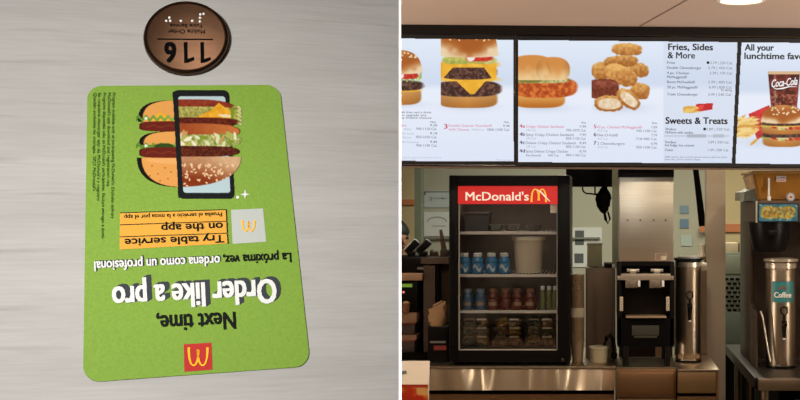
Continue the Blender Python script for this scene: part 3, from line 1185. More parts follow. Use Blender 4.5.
def n2_(pr):
    pr.ribbon([(428 + 9 - 9.5 * math.cos(t / 12 * PI), 222 - 5 * math.sin(t / 12 * PI)) for t in range(13)], .6, gi2, .001)
    pr.ribbon([(432, 226), (446, 226)], .4, gi2, .001)


notice('wall_notice', 'pale blue-grey notice sheet with dark top edge high on kitchen wall left of fridge', 424, 191, 452, 207.5, (.5, .56, .55), n1_)
notice('wall_poster', 'white poster with a grey arc on kitchen wall left of fridge', 424, 212, 452, 236, (.68, .7, .66), n2_)


def n3_(pr):
    k = mat('notice_photo_dark', (.09, .1, .1), .6)
    pr.poly([(575, 230.5), (584, 230.5), (584, 245), (575, 245)], k, .001)
    pr.poly([(574.5, 253.5), (583.5, 253.5), (583.5, 263), (574.5, 263)], k, .001)


notice('wall_sheet', 'white sheet with two dark pictures on kitchen wall right of fridge', 572.5, 227.5, 602, 267, (.66, .68, .63), n3_)
notice('wall_notice', 'upper of two blue notices on kitchen wall above the left urn', 680, 205.5, 688.5, 213.5, (.2, .29, .36), None)
notice('wall_notice', 'lower of two blue notices on kitchen wall above the left urn', 680, 219, 688.5, 228, (.14, .23, .32), None)
notice('wall_notice', 'pale notice under the two blue notices, above the left urn', 681, 235, 692, 246, (.45, .52, .46), None)

# ---- person in the kitchen
pc = P(397, 240, 7.6)
skin = mat('skin', (.36, .17, .10), .5)
cloth = mat('cloth_black', (.012, .012, .014), .8)
hairm = mat('hair_black', (.008, .007, .007), .6)
top = H - (221.5 - CV) / F * 7.6
g = top / 1.72


def skinned(name, verts, edges, radii, m, parent, sub=2):
    me = bpy.data.meshes.new(name)
    me.from_pydata([Vector(v) for v in verts], edges, [])
    o = bpy.data.objects.new(name, me)
    COL.objects.link(o)
    sk = o.modifiers.new('s', 'SKIN')
    for i, r_ in enumerate(radii):
        r_ = r_ if hasattr(r_, '__len__') else (r_, r_)
        me.skin_vertices[0].data[i].radius = r_
        me.skin_vertices[0].data[i].use_root = (i == 0)
    sb = o.modifiers.new('d', 'SUBSURF')
    sb.levels = sb.render_levels = sub
    bpy.context.view_layer.update()
    dg = bpy.context.evaluated_depsgraph_get()
    m2 = bpy.data.meshes.new_from_object(o.evaluated_get(dg))
    bpy.data.objects.remove(o)
    bpy.data.meshes.remove(me)
    m2.materials.clear()
    for q in m2.polygons:
        q.use_smooth = True
    return m2


person = thing('person', 'person with short black hair in black shirt in the kitchen behind the rack', 'person', (pc.x, 7.6, 0))
px, py = pc.x, 7.6
V_ = [(0, 0, .93), (0, 0, 1.12), (0, 0, 1.32), (0, 0, 1.43), (0, -.01, 1.5), (0, -.015, 1.57), (0, -.01, 1.66),
      (-.17, 0, 1.38), (-.23, -.01, 1.12), (-.2, -.16, .96), (-.18, -.24, .95),
      (.17, 0, 1.38), (.23, -.01, 1.12), (.2, -.16, .96), (.18, -.24, .95),
      (-.09, 0, .88), (-.1, -.01, .48), (-.1, .02, .09), (-.1, -.12, .04),
      (.09, 0, .88), (.1, -.01, .48), (.1, .02, .09), (.1, -.12, .04)]
E_ = [(0, 1), (1, 2), (2, 3), (3, 4), (4, 5), (5, 6), (2, 7), (7, 8), (8, 9), (9, 10), (2, 11), (11, 12), (12, 13), (13, 14),
      (0, 15), (15, 16), (16, 17), (17, 18), (0, 19), (19, 20), (20, 21), (21, 22)]
R_ = [(.15, .11), (.14, .1), (.15, .11), (.06, .06), (.055, .055), (.085, .1), (.085, .1),
      (.065, .06), (.05, .045), (.038, .036), (.04, .02), (.065, .06), (.05, .045), (.038, .036), (.04, .02),
      (.09, .09), (.065, .06), (.045, .045), (.045, .03), (.09, .09), (.065, .06), (.045, .045), (.045, .03)]
yaw = Matrix.Rotation(math.radians(35), 3, 'Z')


def pp(v):
    w_ = yaw @ Vector(v)
    return Vector((px + w_.x * g, py + w_.y * g, w_.z * g))


me = skinned('body', [pp(v) for v in V_], E_, [tuple(x * g for x in (r_ if hasattr(r_, '__len__') else (r_, r_))) for r_ in R_], skin, person)
bo = link('body', me, [skin, cloth], person)
for q in me.polygons:
    z = q.center.z / g
    arm = abs((yaw.transposed() @ Vector((q.center.x - px, q.center.y - py, 0))).x) / g > .15
    q.material_index = 0 if (z > 1.46 or (arm and z < 1.16 and z > .85)) else 1
mb = MB()
mb.blob(pp((0, .012, 1.645)), (.098 * g, .112 * g, .09 * g), .05, 3, 24)
mb.build('hair', hairm, person)
for sx in (-.034, .034):
    MB().blob(pp((sx, -.105, 1.6)), (.012 * g,) * 3, seg=10).build('eye', mat('eye_dark', (.02, .015, .012), .3), person)
mb = MB()
mb.blob(pp((0, -.12, 1.57)), (.014 * g, .02 * g, .024 * g), seg=12)
mb.build('nose', skin, person)
mb = MB()
mb.blob(pp((0, -.105, 1.53)), (.026 * g, .012 * g, .008 * g), seg=12)
mb.build('mouth', mat('lips', (.22, .07, .06), .5), person)

# ---- counters
def wavy_steel():
    """polished sheet steel, slightly buckled in slanting waves"""
    m = bpy.data.materials.new('steel_front')
    m.use_nodes = True
    nt = m.node_tree
    q = nt.nodes['Principled BSDF']
    q.inputs['Base Color'].default_value = (.82, .68, .5, 1)
    q.inputs['Metallic'].default_value = .85
    q.inputs['Roughness'].default_value = .29
    tc = nt.nodes.new('ShaderNodeTexCoord')
    mp = nt.nodes.new('ShaderNodeMapping')
    mp.inputs['Rotation'].default_value = (0, .95, 0)
    mp.inputs['Scale'].default_value = (7, 1, 1.6)
    nz = nt.nodes.new('ShaderNodeTexNoise')
    nz.inputs['Scale'].default_value = 1.
    nz.inputs['Detail'].default_value = 0
    bp = nt.nodes.new('ShaderNodeBump')
    bp.inputs['Strength'].default_value = 1
    bp.inputs['Distance'].default_value = .2
    nt.links.new(tc.outputs['Object'], mp.inputs['Vector'])
    nt.links.new(mp.outputs[0], nz.inputs['Vector'])
    nt.links.new(nz.outputs['Fac'], bp.inputs['Height'])
    nt.links.new(bp.outputs['Normal'], q.inputs['Normal'])
    return m


cl = thing('steel_counter', 'long stainless steel counter under the glass-door fridge', 'counter', (P(520, 366, 5).x, 5.3, 0))
xl, xr = P(330, 0, 5).x, P(615.8, 0, 5).x
MB().box(xl, xr, 4.985, 5.62, CT - .012, CT, b=.003).build('worktop', st, cl)
MB().box(xl, xr - .004, 4.99, 5.02, CT - .1, CT - .012).build('front_panel', wavy_steel(), cl)
MB().box(xl, xr - .006, 5.02, 5.6, 0, CT - .012).build('carcass', blk_m, cl)
MB().box(xl, xr - .006, 5.0, 5.02, .12, CT - .118).build('lower_panel', st_b, cl)

du = thing('steel_drawer_unit', 'brushed steel drawer unit under the black twin-tap dispenser', 'drawer unit', (P(646, 0, 4.95).x, 5.2, 0))
x0, x1 = P(616.3, 0, 4.95).x, P(676.6, 0, 4.95).x
MB().box(x0 + .003, x1 - .003, 4.97, 5.5, 0, CT - .008).build('carcass', st_d, du)
MB().box(x0, x1, 4.955, 5.5, CT - .008, CT, b=.002).build('worktop', st, du)
z0, z1 = H - (397 - CV) / F * 4.95, CT - .008
MB().box(x0, x1, 4.95, 4.972, z0, z1, b=.004).box(x0 + .012, x1 - .012, 4.945, 4.955, z0 + .012, z1 - .012, b=.004).build('drawer_front', st_b, du)
MB().box(x0, x1, 4.955, 4.972, .1, z0 - .01, b=.004).build('door', st_b, du)

cr = thing('steel_counter', 'short steel counter end under the left coffee urn', 'counter', (P(698, 0, 4.95).x, 5.1, 0))
x0, x1 = P(677.4, 0, 4.92).x, P(718.5, 0, 4.92).x
MB().box(x0, x1, 4.9, 5.36, CT - .01, CT, b=.003).build('worktop', st, cr)
z1, z0 = CT - .012, H - (393.5 - CV) / F * 4.9
MB().box(x0, x1 - .012, 4.905, 4.93, z0, z1, b=.003).build('front_panel', steel('steel_end', 'ab8d68', .4, (8, 60, 60), 2.), cr)
MB().box(x0, x1 - .014, 4.93, 5.35, 0, z1).build('carcass', blk_m, cr)
MB().box(x0, x1 - .012, 4.91, 4.93, .1, z0 - .014).build('lower_panel', st_b, cr)
MB().box(x1 - .01, x1, 4.903, 5.355, .0, z1).build('end_panel', st_b, cr)

bt = thing('steel_table', 'dark steel table under the coffee brewer with bright front edge', 'table', (P(790, 0, 4.7).x, 5.2, 0))
xa, xb = .602, 1.5
MB().box(xa, xb, 4.675, 5.76, CT - .012, CT - .001, b=.003).build('top', mat('table_top_dark', (.022, .018, .015), .35, .2, spec=.3), bt)
mb = MB()
mb.box(P(757.5, 0, 4.67).x, xb, 4.655, 4.676, CT - .05, CT, b=.009)
mb.build('front_edge', st_u, bt)
mb = MB()
mb.box(xa, xa + .02, 4.69, 5.75, CT - .045, CT - .012)
mb.box(xa, P(757, 0, 4.67).x, 4.672, 4.69, CT - .03, CT - .012)
mb.build('apron', blk_p, bt)
for x, y in ((xa + .05, 4.74), (xa + .05, 5.2), (xa + .05, 5.68), (xb - .05, 4.74), (xb - .05, 5.68)):
    MB().cyl((x, y, 0), .016, CT - .013, seg=20).build('leg', st_d, bt)
MB().box(xa + .12, xb - .02, 4.85, 5.7, .1, CT - .06).build('undershelf_unit', blk_m, bt)
MB().tube([(xa + .2 + .07 * math.cos(t * .45), 4.8, .72 + .08 * math.sin(t * .45)) for t in range(15)], .006, 8).build('hose', grey_p, bt)

fc = thing('service_counter', 'customer-side service counter in front of the steel counters', 'counter', (0, 3.9, 0))
MB().box(-1.6, 1.6, 3.6, 4.2, .80, .84, b=.004).build('worktop', brown_w, fc)
MB().box(-1.58, 1.58, 3.64, 4.18, 0, .80).build('body', mat('laminate_cream', (.75, .66, .5), .5), fc)  # unseen body, made pale so the steel front reflects it

# ---- counter sign at bottom left
sc = P(408, 420, 4.05)
sg = thing('counter_sign', 'white counter sign with red and orange food picture, left of the steel counter front', 'sign', (sc.x, 4.06, .84))
zt, xs0, xs1 = H - (361.2 - CV) / F * 4.05, P(380, 0, 4.05).x, P(429.6, 0, 4.05).x
MB().prism([(xs0, 4.05, .84), (xs1 - .006, 4.05, .84), (xs1, 4.05, zt), (xs0, 4.05, zt)], (0, .006, 0)).build('sign_board', mat('sign_white', (.85, .78, .66), .6), sg)
MB().box(xs0, xs1 - .01, 4.02, 4.1, .84, .85, b=.002).build('foot', blk_p, sg)
spl = Plane((0, -1, 0), (0, 4.049, 0))
p = Paint(380, 384.5, 429, 414, .5)
n_ = vnoise(p.U, p.V, 5, 51)
p.over(np.ones_like(p.U), p.mixc('c23a22', 'e2843c', ss(.3, .75, n_)))
p.over((ss(.6, .75, vnoise(p.U, p.V, 7, 52))), 'e7b46a')
p.over(p.rect(380, 384, 429, 387.5), 'b8402c')
p.a = p.rect(380, 384.5, 428.2, 414)
p.mesh('food_picture', spl, attr_mat('sign_picture', False, .5, .62), sg, .0005)
pr = Print(spl)
pr.poly([(401.5, 371), (406, 370.4), (407, 373.4), (402, 374.6)], gi, .0006)
pr.build('mark', sg)

# ---- glass-door fridge
fr = thing('display_fridge', 'black glass-door countertop fridge with red lit header sign', 'fridge', (P(509.5, 0, 5.02).x, 5.2, CT))
FX0, FX1, FZ1 = P(449, 0, 5.02).x, P(570, 0, 5.02).x, H - (175.3 - CV) / F * 5.02
FD = 5.50
lining = mat('fridge_lining', (.17, .14, .11), .6)
mb = MB()
mb.box(FX0, FX0 + .022, 5.055, FD, CT + .012, FZ1, b=.004)
mb.box(FX1 - .022, FX1, 5.055, FD, CT + .012, FZ1, b=.004)
mb.box(FX0 + .022, FX1 - .022, 5.055, FD, FZ1 - .03, FZ1)
mb.box(FX0 + .022, FX1 - .022, 5.055, FD, CT + .012, CT + .07)
mb.box(FX0 + .022, FX1 - .022, FD - .02, FD, CT + .07, FZ1 - .03)
mb.build('cabinet', blk_p, fr)
mb = MB()
mb.box(FX0 + .022, FX0 + .025, 5.06, FD - .022, CT + .072, FZ1 - .032)
mb.box(FX1 - .025, FX1 - .022, 5.06, FD - .022, CT + .072, FZ1 - .032)
mb.box(FX0 + .025, FX1 - .025, FD - .026, FD - .022, CT + .072, FZ1 - .032)
mb.build('lining', lining, fr)
mb = MB()
gl, gr_, gt, gb = P(458.3, 0, 5.02).x, P(557.3, 0, 5.02).x, H - (204 - CV) / F * 5.02, H - (350.5 - CV) / F * 5.02
mb.box(FX0, gl, 5.02, 5.055, CT + .012, FZ1, b=.005)
mb.box(gr_, FX1, 5.02, 5.055, CT + .012, FZ1, b=.005)
mb.box(gl, gr_, 5.021, 5.055, H - (186 - CV) / F * 5.02, FZ1 - .001)
mb.box(gl, gr_, 5.021, 5.055, CT + .013, gb)
df = mb.build('door', blk_p, fr)
mb = MB()
mb.box(gl, gl + .004, 5.03, 5.04, gb, gt)
mb.box(gr_ - .003, gr_, 5.03, 5.04, gb, gt)
mb.box(gl, gr_, 5.03, 5.04, gb, gb + .004)
mb.build('gasket', mat('gasket_grey', (.4, .38, .34), .5), df)
MB().box(gl + .004, gr_ - .003, 5.036, 5.04, gb + .004, gt).build('glass_pane', glass_mat('fridge_glass'), df)
MB().box(gl - .012, gl - .006, 4.996, 5.02, CT + .44, CT + .6, b=.002).build('handle', blk_p, df)
MB().cyl((P(562.5, 0, 5).x, 5.02, CT + .025), .006, .008, axis='Y', seg=16).build('lock', st_u, df)
MB().pbox(450.2, 345, 458, 362, 5.019, .002).build('hinge_cover', blk_m, df)
for x in (FX0 + .04, FX1 - .04):
    for y in (5.1, 5.44):
        MB().cyl((x, y, CT), .014, .014, seg=16).build('foot', blk_p, fr)
hs = MB().box(gl - .001, gr_ + .001, 5.016, 5.03, gt, H - (186 - CV) / F * 5.016).build('header_sign', mat('sign_red', (.45, .012, .012), .35, emit=(.42, .012, .008), estr=.75), fr)
hp = Plane((0, -1, 0), (0, 5.0158, 0))
pr = Print(hp)
cw = mat('sign_lettering', (.6, .55, .48), .5, emit=(.75, .62, .5), estr=.75)
cy = mat('sign_gold', (.6, .33, .03), .5, emit=(.8, .42, .04), estr=.8)
pr.text("McDonald's", (465.5, 200.4), (528.8, 200.4), 8.3, cw, .016, .0004)
arches(pr, 531, 188.4, 546.5, 202, cy, k=.75, lift=.0004)
pr.ribbon([(537, 189.5), (541, 192), (545, 196.5), (550, 201.4)], [.2, .7, .7, .3], cw, .0007)
pr.build('lettering', hs)
MB().pbox(550.3, 203.5, 556.8, 213, 5.034, .001).build('sticker', mat('sticker_grey', (.4, .36, .3), .6), df)
shelf_z = {}
for i, v in enumerate((231.5, 274, 310)):
    z = H - (v - CV) / F * 5.1
    shelf_z[i] = z
    mb = MB()
    mb.box(FX0 + .027, FX1 - .027, 5.085, 5.1, z - .012, z)
    for k in range(26):
        x = FX0 + .05 + k * (FX1 - FX0 - .1) / 25
        mb.box(x - .0015, x + .0015, 5.1, 5.46, z - .006, z - .002)
    mb.build('shelf', mat('shelf_wire', (.8, .78, .72), .45), fr)
zf = CT + .072
MB().box(gl + .01, gr_ - .01, 5.075, 5.085, FZ1 - .06, FZ1 - .04).build('lamp_strip', mat('fridge_lamp', (.8, .8, .75), .5, emit=(1, .9, .75), estr=.5), fr)


# contents
def bottle(u, base, hgt, r, col, capcol, label, cat, group, Y=5.13, lab=None, name='milk_bottle', neck=.62, wave=.12):
    x = (u - CU) / F * Y
    t_ = thing(name, label, cat, (x, Y, base), group)
    mb = MB()
    mb.lathe((x, Y, base), [(r * .85, 0), (r, .004), (r, hgt * .48), (r * .93, hgt * .52), (r, hgt * .56), (r * .97, hgt * .66), (r * neck, hgt * .82), (r * neck, hgt * .84)], 28)
    mb.build('bottle_body', mat('bottle_' + col[0], col[1], .35), t_)
    MB().lathe((x, Y, base + hgt * .83), [(r * .68, 0), (r * .7, .003), (r * .7, hgt * .15), (r * .62, hgt * .17)], 24).build('cap', capcol, t_)
    if lab:
        mb = MB()
        n = 9
        pts = []
        for k in range(n):
            a_ = -PI / 2 + (k / (n - 1) - .5) * 1.5
            pts.append((a_, hgt * (.2 + wave * math.sin(k * .8))))
        t__ = bmesh.new()
        R2 = r * 1.015
        lo = [t__.verts.new((x + R2 * math.cos(a_), Y + R2 * math.sin(a_), base + z_)) for a_, z_ in pts]
        hi = [t__.verts.new((x + R2 * math.cos(a_), Y + R2 * math.sin(a_), base + z_ + hgt * .17)) for a_, z_ in pts]
        for k in range(n - 1):
            t__.faces.new((lo[k], lo[k + 1], hi[k + 1], hi[k]))
        mb._merge(t__, 0, True)
        mb.build('label', lab, t_)
    return t_


capw = mat('cap_white', (.7, .72, .7), .4)
blue = ('blue', (.035, .2, .42))
labw = mat('label_pale', (.5, .6, .66), .5)
for i, (u, w_) in enumerate(((464.2, 'leftmost'), (477.6, 'second from the left'), (491.4, 'third from the left'), (504.2, 'rightmost, beside the cream tub'))):
    bottle(u, shelf_z[1], .088, .0255, blue, capw, 'blue milk bottle with white cap on middle fridge shelf, ' + w_, 'bottle', 'blue milk bottles on the middle shelf', lab=labw)
dr = ('dark_blue', (.045, .12, .22))
rd = ('red_brown', (.13, .03, .018))
capr = mat('cap_brown', (.25, .12, .08), .4)
labt = mat('label_tan', (.35, .24, .16), .5)
for u, w_ in ((467.6, 'leftmost on the lower fridge shelf'), (480.6, 'second on the lower fridge shelf')):
    bottle(u, shelf_z[2], .088, .0245, dr, mat('cap_blue', (.22, .3, .38), .4), 'dark blue bottle with pale label, ' + w_, 'bottle', 'bottles on the lower shelf', lab=labt, wave=0)
for i, (u, w_) in enumerate(((493, 'next to the dark blue bottles'), (505.6, 'second of four'), (517.6, 'third of four'), (530, 'rightmost of four'))):
    bottle(u, shelf_z[2], .088, .0245, rd, capr, 'red-brown bottle on lower fridge shelf, ' + w_, 'bottle', 'bottles on the lower shelf', lab=labt if i != 1 else None, wave=0)
gn = ('pale_green', (.2, .22, .1))
for i, (u, w_) in enumerate(((542.5, 'beside the red-brown bottles'), (549.2, 'in the middle'), (555, 'at the right wall'))):
    bottle(u, shelf_z[2], .1, .0125, gn, capw, 'slim pale green juice bottle on lower fridge shelf, ' + w_, 'bottle', 'juice bottles on the lower shelf', name='juice_bottle')

bk = thing('food_tub', 'tall cream plastic tub on the middle fridge shelf', 'tub', (P(528.5, 0, 5.2).x, 5.2, shelf_z[1]))
x, rb, rtp = P(528.8, 0, 5.2).x, .057, .067
hb = .152
MB().lathe((x, 5.2, shelf_z[1]), [(rb, 0), (rb + .001, .004), (rtp, hb), (rtp - .004, hb), (rb - .003, .006), (0, .006)], 40).build('tub_body', cream, bk)
MB().lathe((x, 5.2, shelf_z[1] + hb - .012), [(rtp + .001, 0), (rtp + .006, .001), (rtp + .006, .014), (rtp - .003, .014)], 40).build('rim', cream, bk)

dbin = thing('black_bin', 'dark bin at the left of the top fridge shelf', 'bin', (P(477, 0, 5.15).x, 5.2, shelf_z[0]))
x0, x1 = P(465, 0, 5.15).x, P(489, 0, 5.15).x
mb = MB()
zb, h_ = shelf_z[0], .075
mb.box(x0, x1, 5.13, 5.28, zb, zb + .004)
for a_ in ((x0, x1, 5.13, 5.134), (x0, x1, 5.276, 5.28), (x0, x0 + .004, 5.134, 5.276), (x1 - .004, x1, 5.134, 5.276)):
    mb.box(*a_, zb + .004, zb + h_)
mb.build('bin_body', mat('bin_black', (.02, .018, .016), .4), dbin)
MB().box(x0 - .004, x1 + .004, 5.126, 5.284, zb + h_, zb + h_ + .008, b=.002).build('lid', mat('bin_lid', (.06, .05, .045), .4), dbin)
for i, (u, w_, c_) in enumerate(((495, 'beside the dark bin', (.09, .1, .075)), (512, 'in the middle', (.11, .1, .08)), (534, 'at the right', (.085, .08, .065)))):
    x = P(u, 0, 5.16).x
    t_ = thing('salad_bowl', 'low dark bowl on the top fridge shelf, ' + w_, 'bowl', (x, 5.16, zb), 'bowls on the top shelf')
    MB().lathe((x, 5.16, zb), [(.02, 0), (.024, .003), (.035, .026), (.036, .03), (.033, .029), (.02, .006), (0, .006)], 28).build('bowl_body', mat('bowl_%d' % i, c_, .4), t_)

# bins of apple bags on the fridge floor
clear = glass_mat('clear_plastic', (.9, .88, .82))
bag_cols = [mat('bag_yellow', (.33, .2, .05), .45), mat('bag_tan', (.24, .14, .06), .45), mat('bag_green', (.09, .1, .05), .45), mat('bag_pale', (.22, .18, .11), .45)]
bins = ((461, 490, 'leftmost'), (492.5, 522.5, 'middle'), (525.5, 555, 'rightmost'))
for bi, (u0, u1, w_) in enumerate(bins):
    x0, x1 = P(u0, 0, 5.12).x, P(u1, 0, 5.12).x
    t_ = thing('clear_bin', 'clear plastic bin of fruit bags on the fridge floor, ' + w_, 'bin', ((x0 + x1) / 2, 5.2, zf), 'clear bins on the fridge floor')
    mb = MB()
    mb.box(x0, x1, 5.1, 5.35, zf, zf + .003)
    for a_ in ((x0, x1, 5.1, 5.103), (x0, x1, 5.347, 5.35), (x0, x0 + .003, 5.103, 5.347), (x1 - .003, x1, 5.103, 5.347)):
        mb.box(*a_, zf + .003, zf + .085)
    mb.build('bin_body', clear, t_)
    cells = [('bottom left', .27, .005, 0), ('bottom right', .73, .005, 0), ('middle left', .27, .042, 0), ('middle right', .73, .042, 0), ('top left', .3, .079, 0), ('top right', .72, .079, 0)]
    for ci, (cn, fx, dz, _) in enumerate(cells):
        x = x0 + (x1 - x0) * fx
        m_ = bag_cols[(ci * 3 + bi * 2 + (ci // 2)) % 4] if bi else bag_cols[(2, 0, 2, 3, 2, 1)[ci]]
        c_ = {'bag_yellow': 'yellow', 'bag_tan': 'tan', 'bag_green': 'green', 'bag_pale': 'pale'}[m_.name]
        t2 = thing('fruit_bag', '%s bag of sliced fruit, %s in the %s clear bin of the fridge' % (c_, cn, w_), 'snack bag', (x, 5.15, zf + dz), 'fruit bags in the fridge')
        mb = MB()
        mb.blob((x, 5.145, zf + dz + .0185), (.022, .029, .0185), .34, ci * 5 + bi * 23, 24, Matrix.Rotation((-.6, .35, -.2, .7, .1, -.5)[(ci + bi) % 6], 3, 'Y') @ Matrix.Rotation(.4 * ((ci + bi) % 3 - 1), 3, 'Z'), power=.85)
        mb.build('bag', m_, t2)
        MB().box(x - .02, x + .02, 5.105, 5.107, zf + dz + .029, zf + dz + .036).build('seal', tint if ci % 2 else bag_cols[3], t2)
# ---- black twin-tap dispenser
ds = thing('beverage_dispenser', 'black twin-tap beverage dispenser with tall stainless hopper', 'dispenser', (P(646, 0, 5).x, 5.15, CT))
def px_box(mb, u0, v0, u1, v1, Y, d, b=0.):
    return mb.pbox(u0, v0, u1, v1, Y, d, b)
px_box(MB(), 619.2, 177, 673.6, 261.5, 5.0, .3, .004).build('hopper', st_h, ds)
px_box(MB(), 618.8, 168, 674, 177.2, 4.998, .3, .003).build('hopper_lid', blk_p, ds)
for u in (627.6, 640.4, 653.6, 665.6):
    MB().cyl(Vector((P(u, 0, 5).x, 5.0, H - (220.2 - CV) / F * 5)), .0045, .004, axis='Y', seg=14).build('screw', st_d, ds)
pl_ = px_box(MB(), 654.6, 253.3, 667.2, 260.6, 4.998, .003).build('rating_plate', mat('plate_tan', (.3, .22, .15), .5), ds)
pr = Print(Plane((0, -1, 0), (0, 4.998, 0)))
for y in (255, 257, 259):
    pr.ribbon([(656, y), (660 if y > 256 else 666, y)], .35, mat('plate_ink', (.07, .045, .03), .6), .0005)
pr.poly([(661.5, 256), (666.2, 256), (666.2, 259.8), (661.5, 259.8)], mat('plate_light', (.45, .4, .32), .5), .0005)
pr.build('printing', pl_)
mb = MB()
px_box(mb, 617, 261.5, 674.5, 318, 5.06, .24, .003)
px_box(mb, 617, 261.5, 621.5, 345, 5.0, .06, .002)
px_box(mb, 670, 261.5, 674.5, 345, 5.0, .06, .002)
px_box(mb, 621.5, 261.5, 670, 266, 5.0, .06)
mb.build('body', blk_p, ds)
mb = MB()
px_box(mb, 617.5, 318, 674, 347, 5.0, .3, .003)
mb.build('base_cabinet', blk_m, ds)
mb = MB()
px_box(mb, 632, 325.5, 659, 335.5, 4.998, .004, .001)
px_box(mb, 634, 336, 657, 338, 4.996, .006, .001)
mb.build('recess_panel', mat('recess_grey', (.03, .028, .02), .5), ds)
mb = MB()
px_box(mb, 621, 273.8, 670.6, 280.2, 4.985, .05, .002)
px_box(mb, 617.4, 276, 621, 280, 4.99, .04, .001)
px_box(mb, 670.6, 276, 673.6, 280, 4.99, .04, .001)
mb.build('tap_bar', mat('tap_bar_metal', (.42, .36, .29), .4, .7), ds)
for u, w_ in ((633, 'l'), (657, 'r')):
    mb = MB()
    px_box(mb, u - 6.2, 269, u + 6.2, 272, 4.988, .01, .002)
    px_box(mb, u - 3, 270, u + 3, 275.4, 4.986, .012, .002)
    mb.build('wing_nut', st_h, ds)
    mb = MB()
    px_box(mb, u - 7.5, 280.2, u + 4.5, 288, 4.984, .04, .003)
    px_box(mb, u - 3, 282, u + 3, 287, 4.978, .01, .002)
    tap = mb.build('tap', mat('tap_metal', (.22, .18, .14), .4, .6), ds)
    px_box(MB(), u + 4.8, 280.6, u + 7.4, 286.8, 4.978, .02, .002).build('tap_lever', white_p, tap)
for u in (621.4, 667.8):
    s_ = px_box(MB(), u - 1.6, 296.8, u + 1.6, 310.8, 4.997, .003, .0005).build('tally_sticker', mat('sticker_cream', (.5, .4, .28), .6), ds)
    pr = Print(Plane((0, -1, 0), (0, 4.997, 0)))
    for k in range(5):
        pr.ribbon([(u - .9, 299 + k * 2.5), (u + .9, 299.3 + k * 2.5)], .5, gi, .0005)
    pr.build('printing', s_)
mb = MB()
px_box(mb, 626, 316.4, 666.4, 318, 4.975, .085, .001)
mb.build('drip_tray', mat('tray_tan', (.5, .36, .22), .35, .6), ds)
for u in (625.5, 667):
    for y in (5.01, 5.24):
        x = P(u, 0, 5.02).x
        MB().cyl((x, y, CT), .012, H - (346 - CV) / F * 5.0 - CT, seg=16).build('leg', blk_p, ds)
px_box(MB(), 619, 346, 672.5, 357, 5.27, .02).build('dark_gap_fill', dark_w, ds)  # added dark sheet, keeps the gap between the legs dark
px_box(MB(), 655.5, 347, 661.5, 357, 5.1, .02).build('outlet_pipe', brown_w, ds)


# ---- thermal urns
def urn(x, y, r, hgt, label, faucet_z, handle_z, teal=None, lidm=blk_p, collar=None):
    t_ = thing('coffee_urn', label, 'coffee urn', (x, y, CT))
    MB().lathe((x, y, CT), [(r * 1.04, 0), (r * 1.04, .012), (r * 1.0, .014), (r, hgt * .88), (r * .98, hgt * .9)], 48).build('urn_body', st_u, t_)
    MB().lathe((x, y, CT), [(r * 1.06, 0.0), (r * 1.06, .008), (r * 1.03, .009)], 48).build('base_ring', blk_p, t_)
    MB().lathe((x, y, CT + hgt * .9), [(r * .98, 0), (r * 1.06, .003), (r * 1.06, hgt * .055), (r * .95, hgt * .065)], 48).build('collar', collar or st_h, t_)
    MB().lathe((x, y, CT + hgt * .96), [(r * .95, 0), (r * 1.16, .004), (r * 1.16, .014), (r * .7, .018), (0, .018)], 48).build('lid', lidm, t_)
    fb = MB()
    fb.cyl((x, y - r - .03, CT + faucet_z), .008, .035, axis='Y', seg=16)
    fb.cyl((x, y - r - .032, CT + faucet_z - .055), .007, .07, r2=.011, seg=16)
    fa = fb.build('faucet', blk_p, t_)
    fb = MB()
    fb.tube([(x - .016, y - r - .03, CT + handle_z + .014), (x - .012, y - r - .034, CT + handle_z - .004), (x, y - r - .034, CT + handle_z - .014),
             (x + .012, y - r - .034, CT + handle_z - .004), (x + .012, y - r - .03, CT + handle_z + .016), (x, y - r - .028, CT + handle_z + .02), (x - .016, y - r - .03, CT + handle_z + .014)], .004, 8)
    fb.tube([(x, y - r - .034, CT + handle_z - .014), (x, y - r - .03, CT + faucet_z)], .005, 8)
    fb.build('lever', blk_p, fa)
    MB().cyl((x, y - r - .032, CT + faucet_z - .062), .0065, .01, seg=16).build('spout_tip', white_p, fa)
    return t_


ux, uy = P(688.3, 0, 5.15).x, 5.15
u1 = urn(ux, uy, .0535, .447, 'tall steel coffee urn with black lid between dispenser and steel column', .24, .285)
mb = MB()
for k in range(9):
    a_ = -PI / 2 + (k - 4) * .22
    mb.box(ux + .0545 * math.cos(a_) - .004, ux + .0545 * math.cos(a_) + .004, uy + .0545 * math.sin(a_) - .002, uy + .0545 * math.sin(a_) + .002, CT + .018, CT + .034 + .006 * (k % 2))
mb.build('base_badge', mat('badge_steel', (.6, .45, .3), .3, 1.), u1)
MB().box(ux + .05, ux + .078, uy - .03, uy + .0, CT + .39, CT + .425, b=.004).build('latch', st_h, u1)

ux2, uy2 = P(780.8, 0, 4.985).x, 4.985
u2 = urn(ux2, uy2, .0615, .452, 'steel coffee urn with teal Coffee label under the coffee brewer', .185, .235, collar=mat('collar_clear', (.42, .36, .28), .25, .5), lidm=mat('lid_clear', (.3, .26, .2), .3, .3))
n = 11
zl1, zl0 = H - (281.5 - CV) / F * 4.925, H - (302.5 - CV) / F * 4.925
tb_ = bmesh.new()
lo, hi = [], []
for k in range(n):
    a_ = -PI / 2 + .03 + (k / (n - 1) - .5) * 1.6
    lo.append(tb_.verts.new((ux2 + .0622 * math.cos(a_), uy2 + .0622 * math.sin(a_), zl0)))
    hi.append(tb_.verts.new((ux2 + .0622 * math.cos(a_), uy2 + .0622 * math.sin(a_), zl1)))
for k in range(n - 1):
    tb_.faces.new((lo[k], lo[k + 1], hi[k + 1], hi[k]))
mb = MB()
mb._merge(tb_, 0, True)
lb = mb.build('label', mat('label_teal', (.02, .16, .17), .4), u2)
cu_ = Plane((0, -1, 0), (0, uy2 - .0622, 0))
pr = Print(cu_)
pr.text('Coffee', (774, 297.5), (791.5, 297.5), 5.2, white_p, .025, .0006)
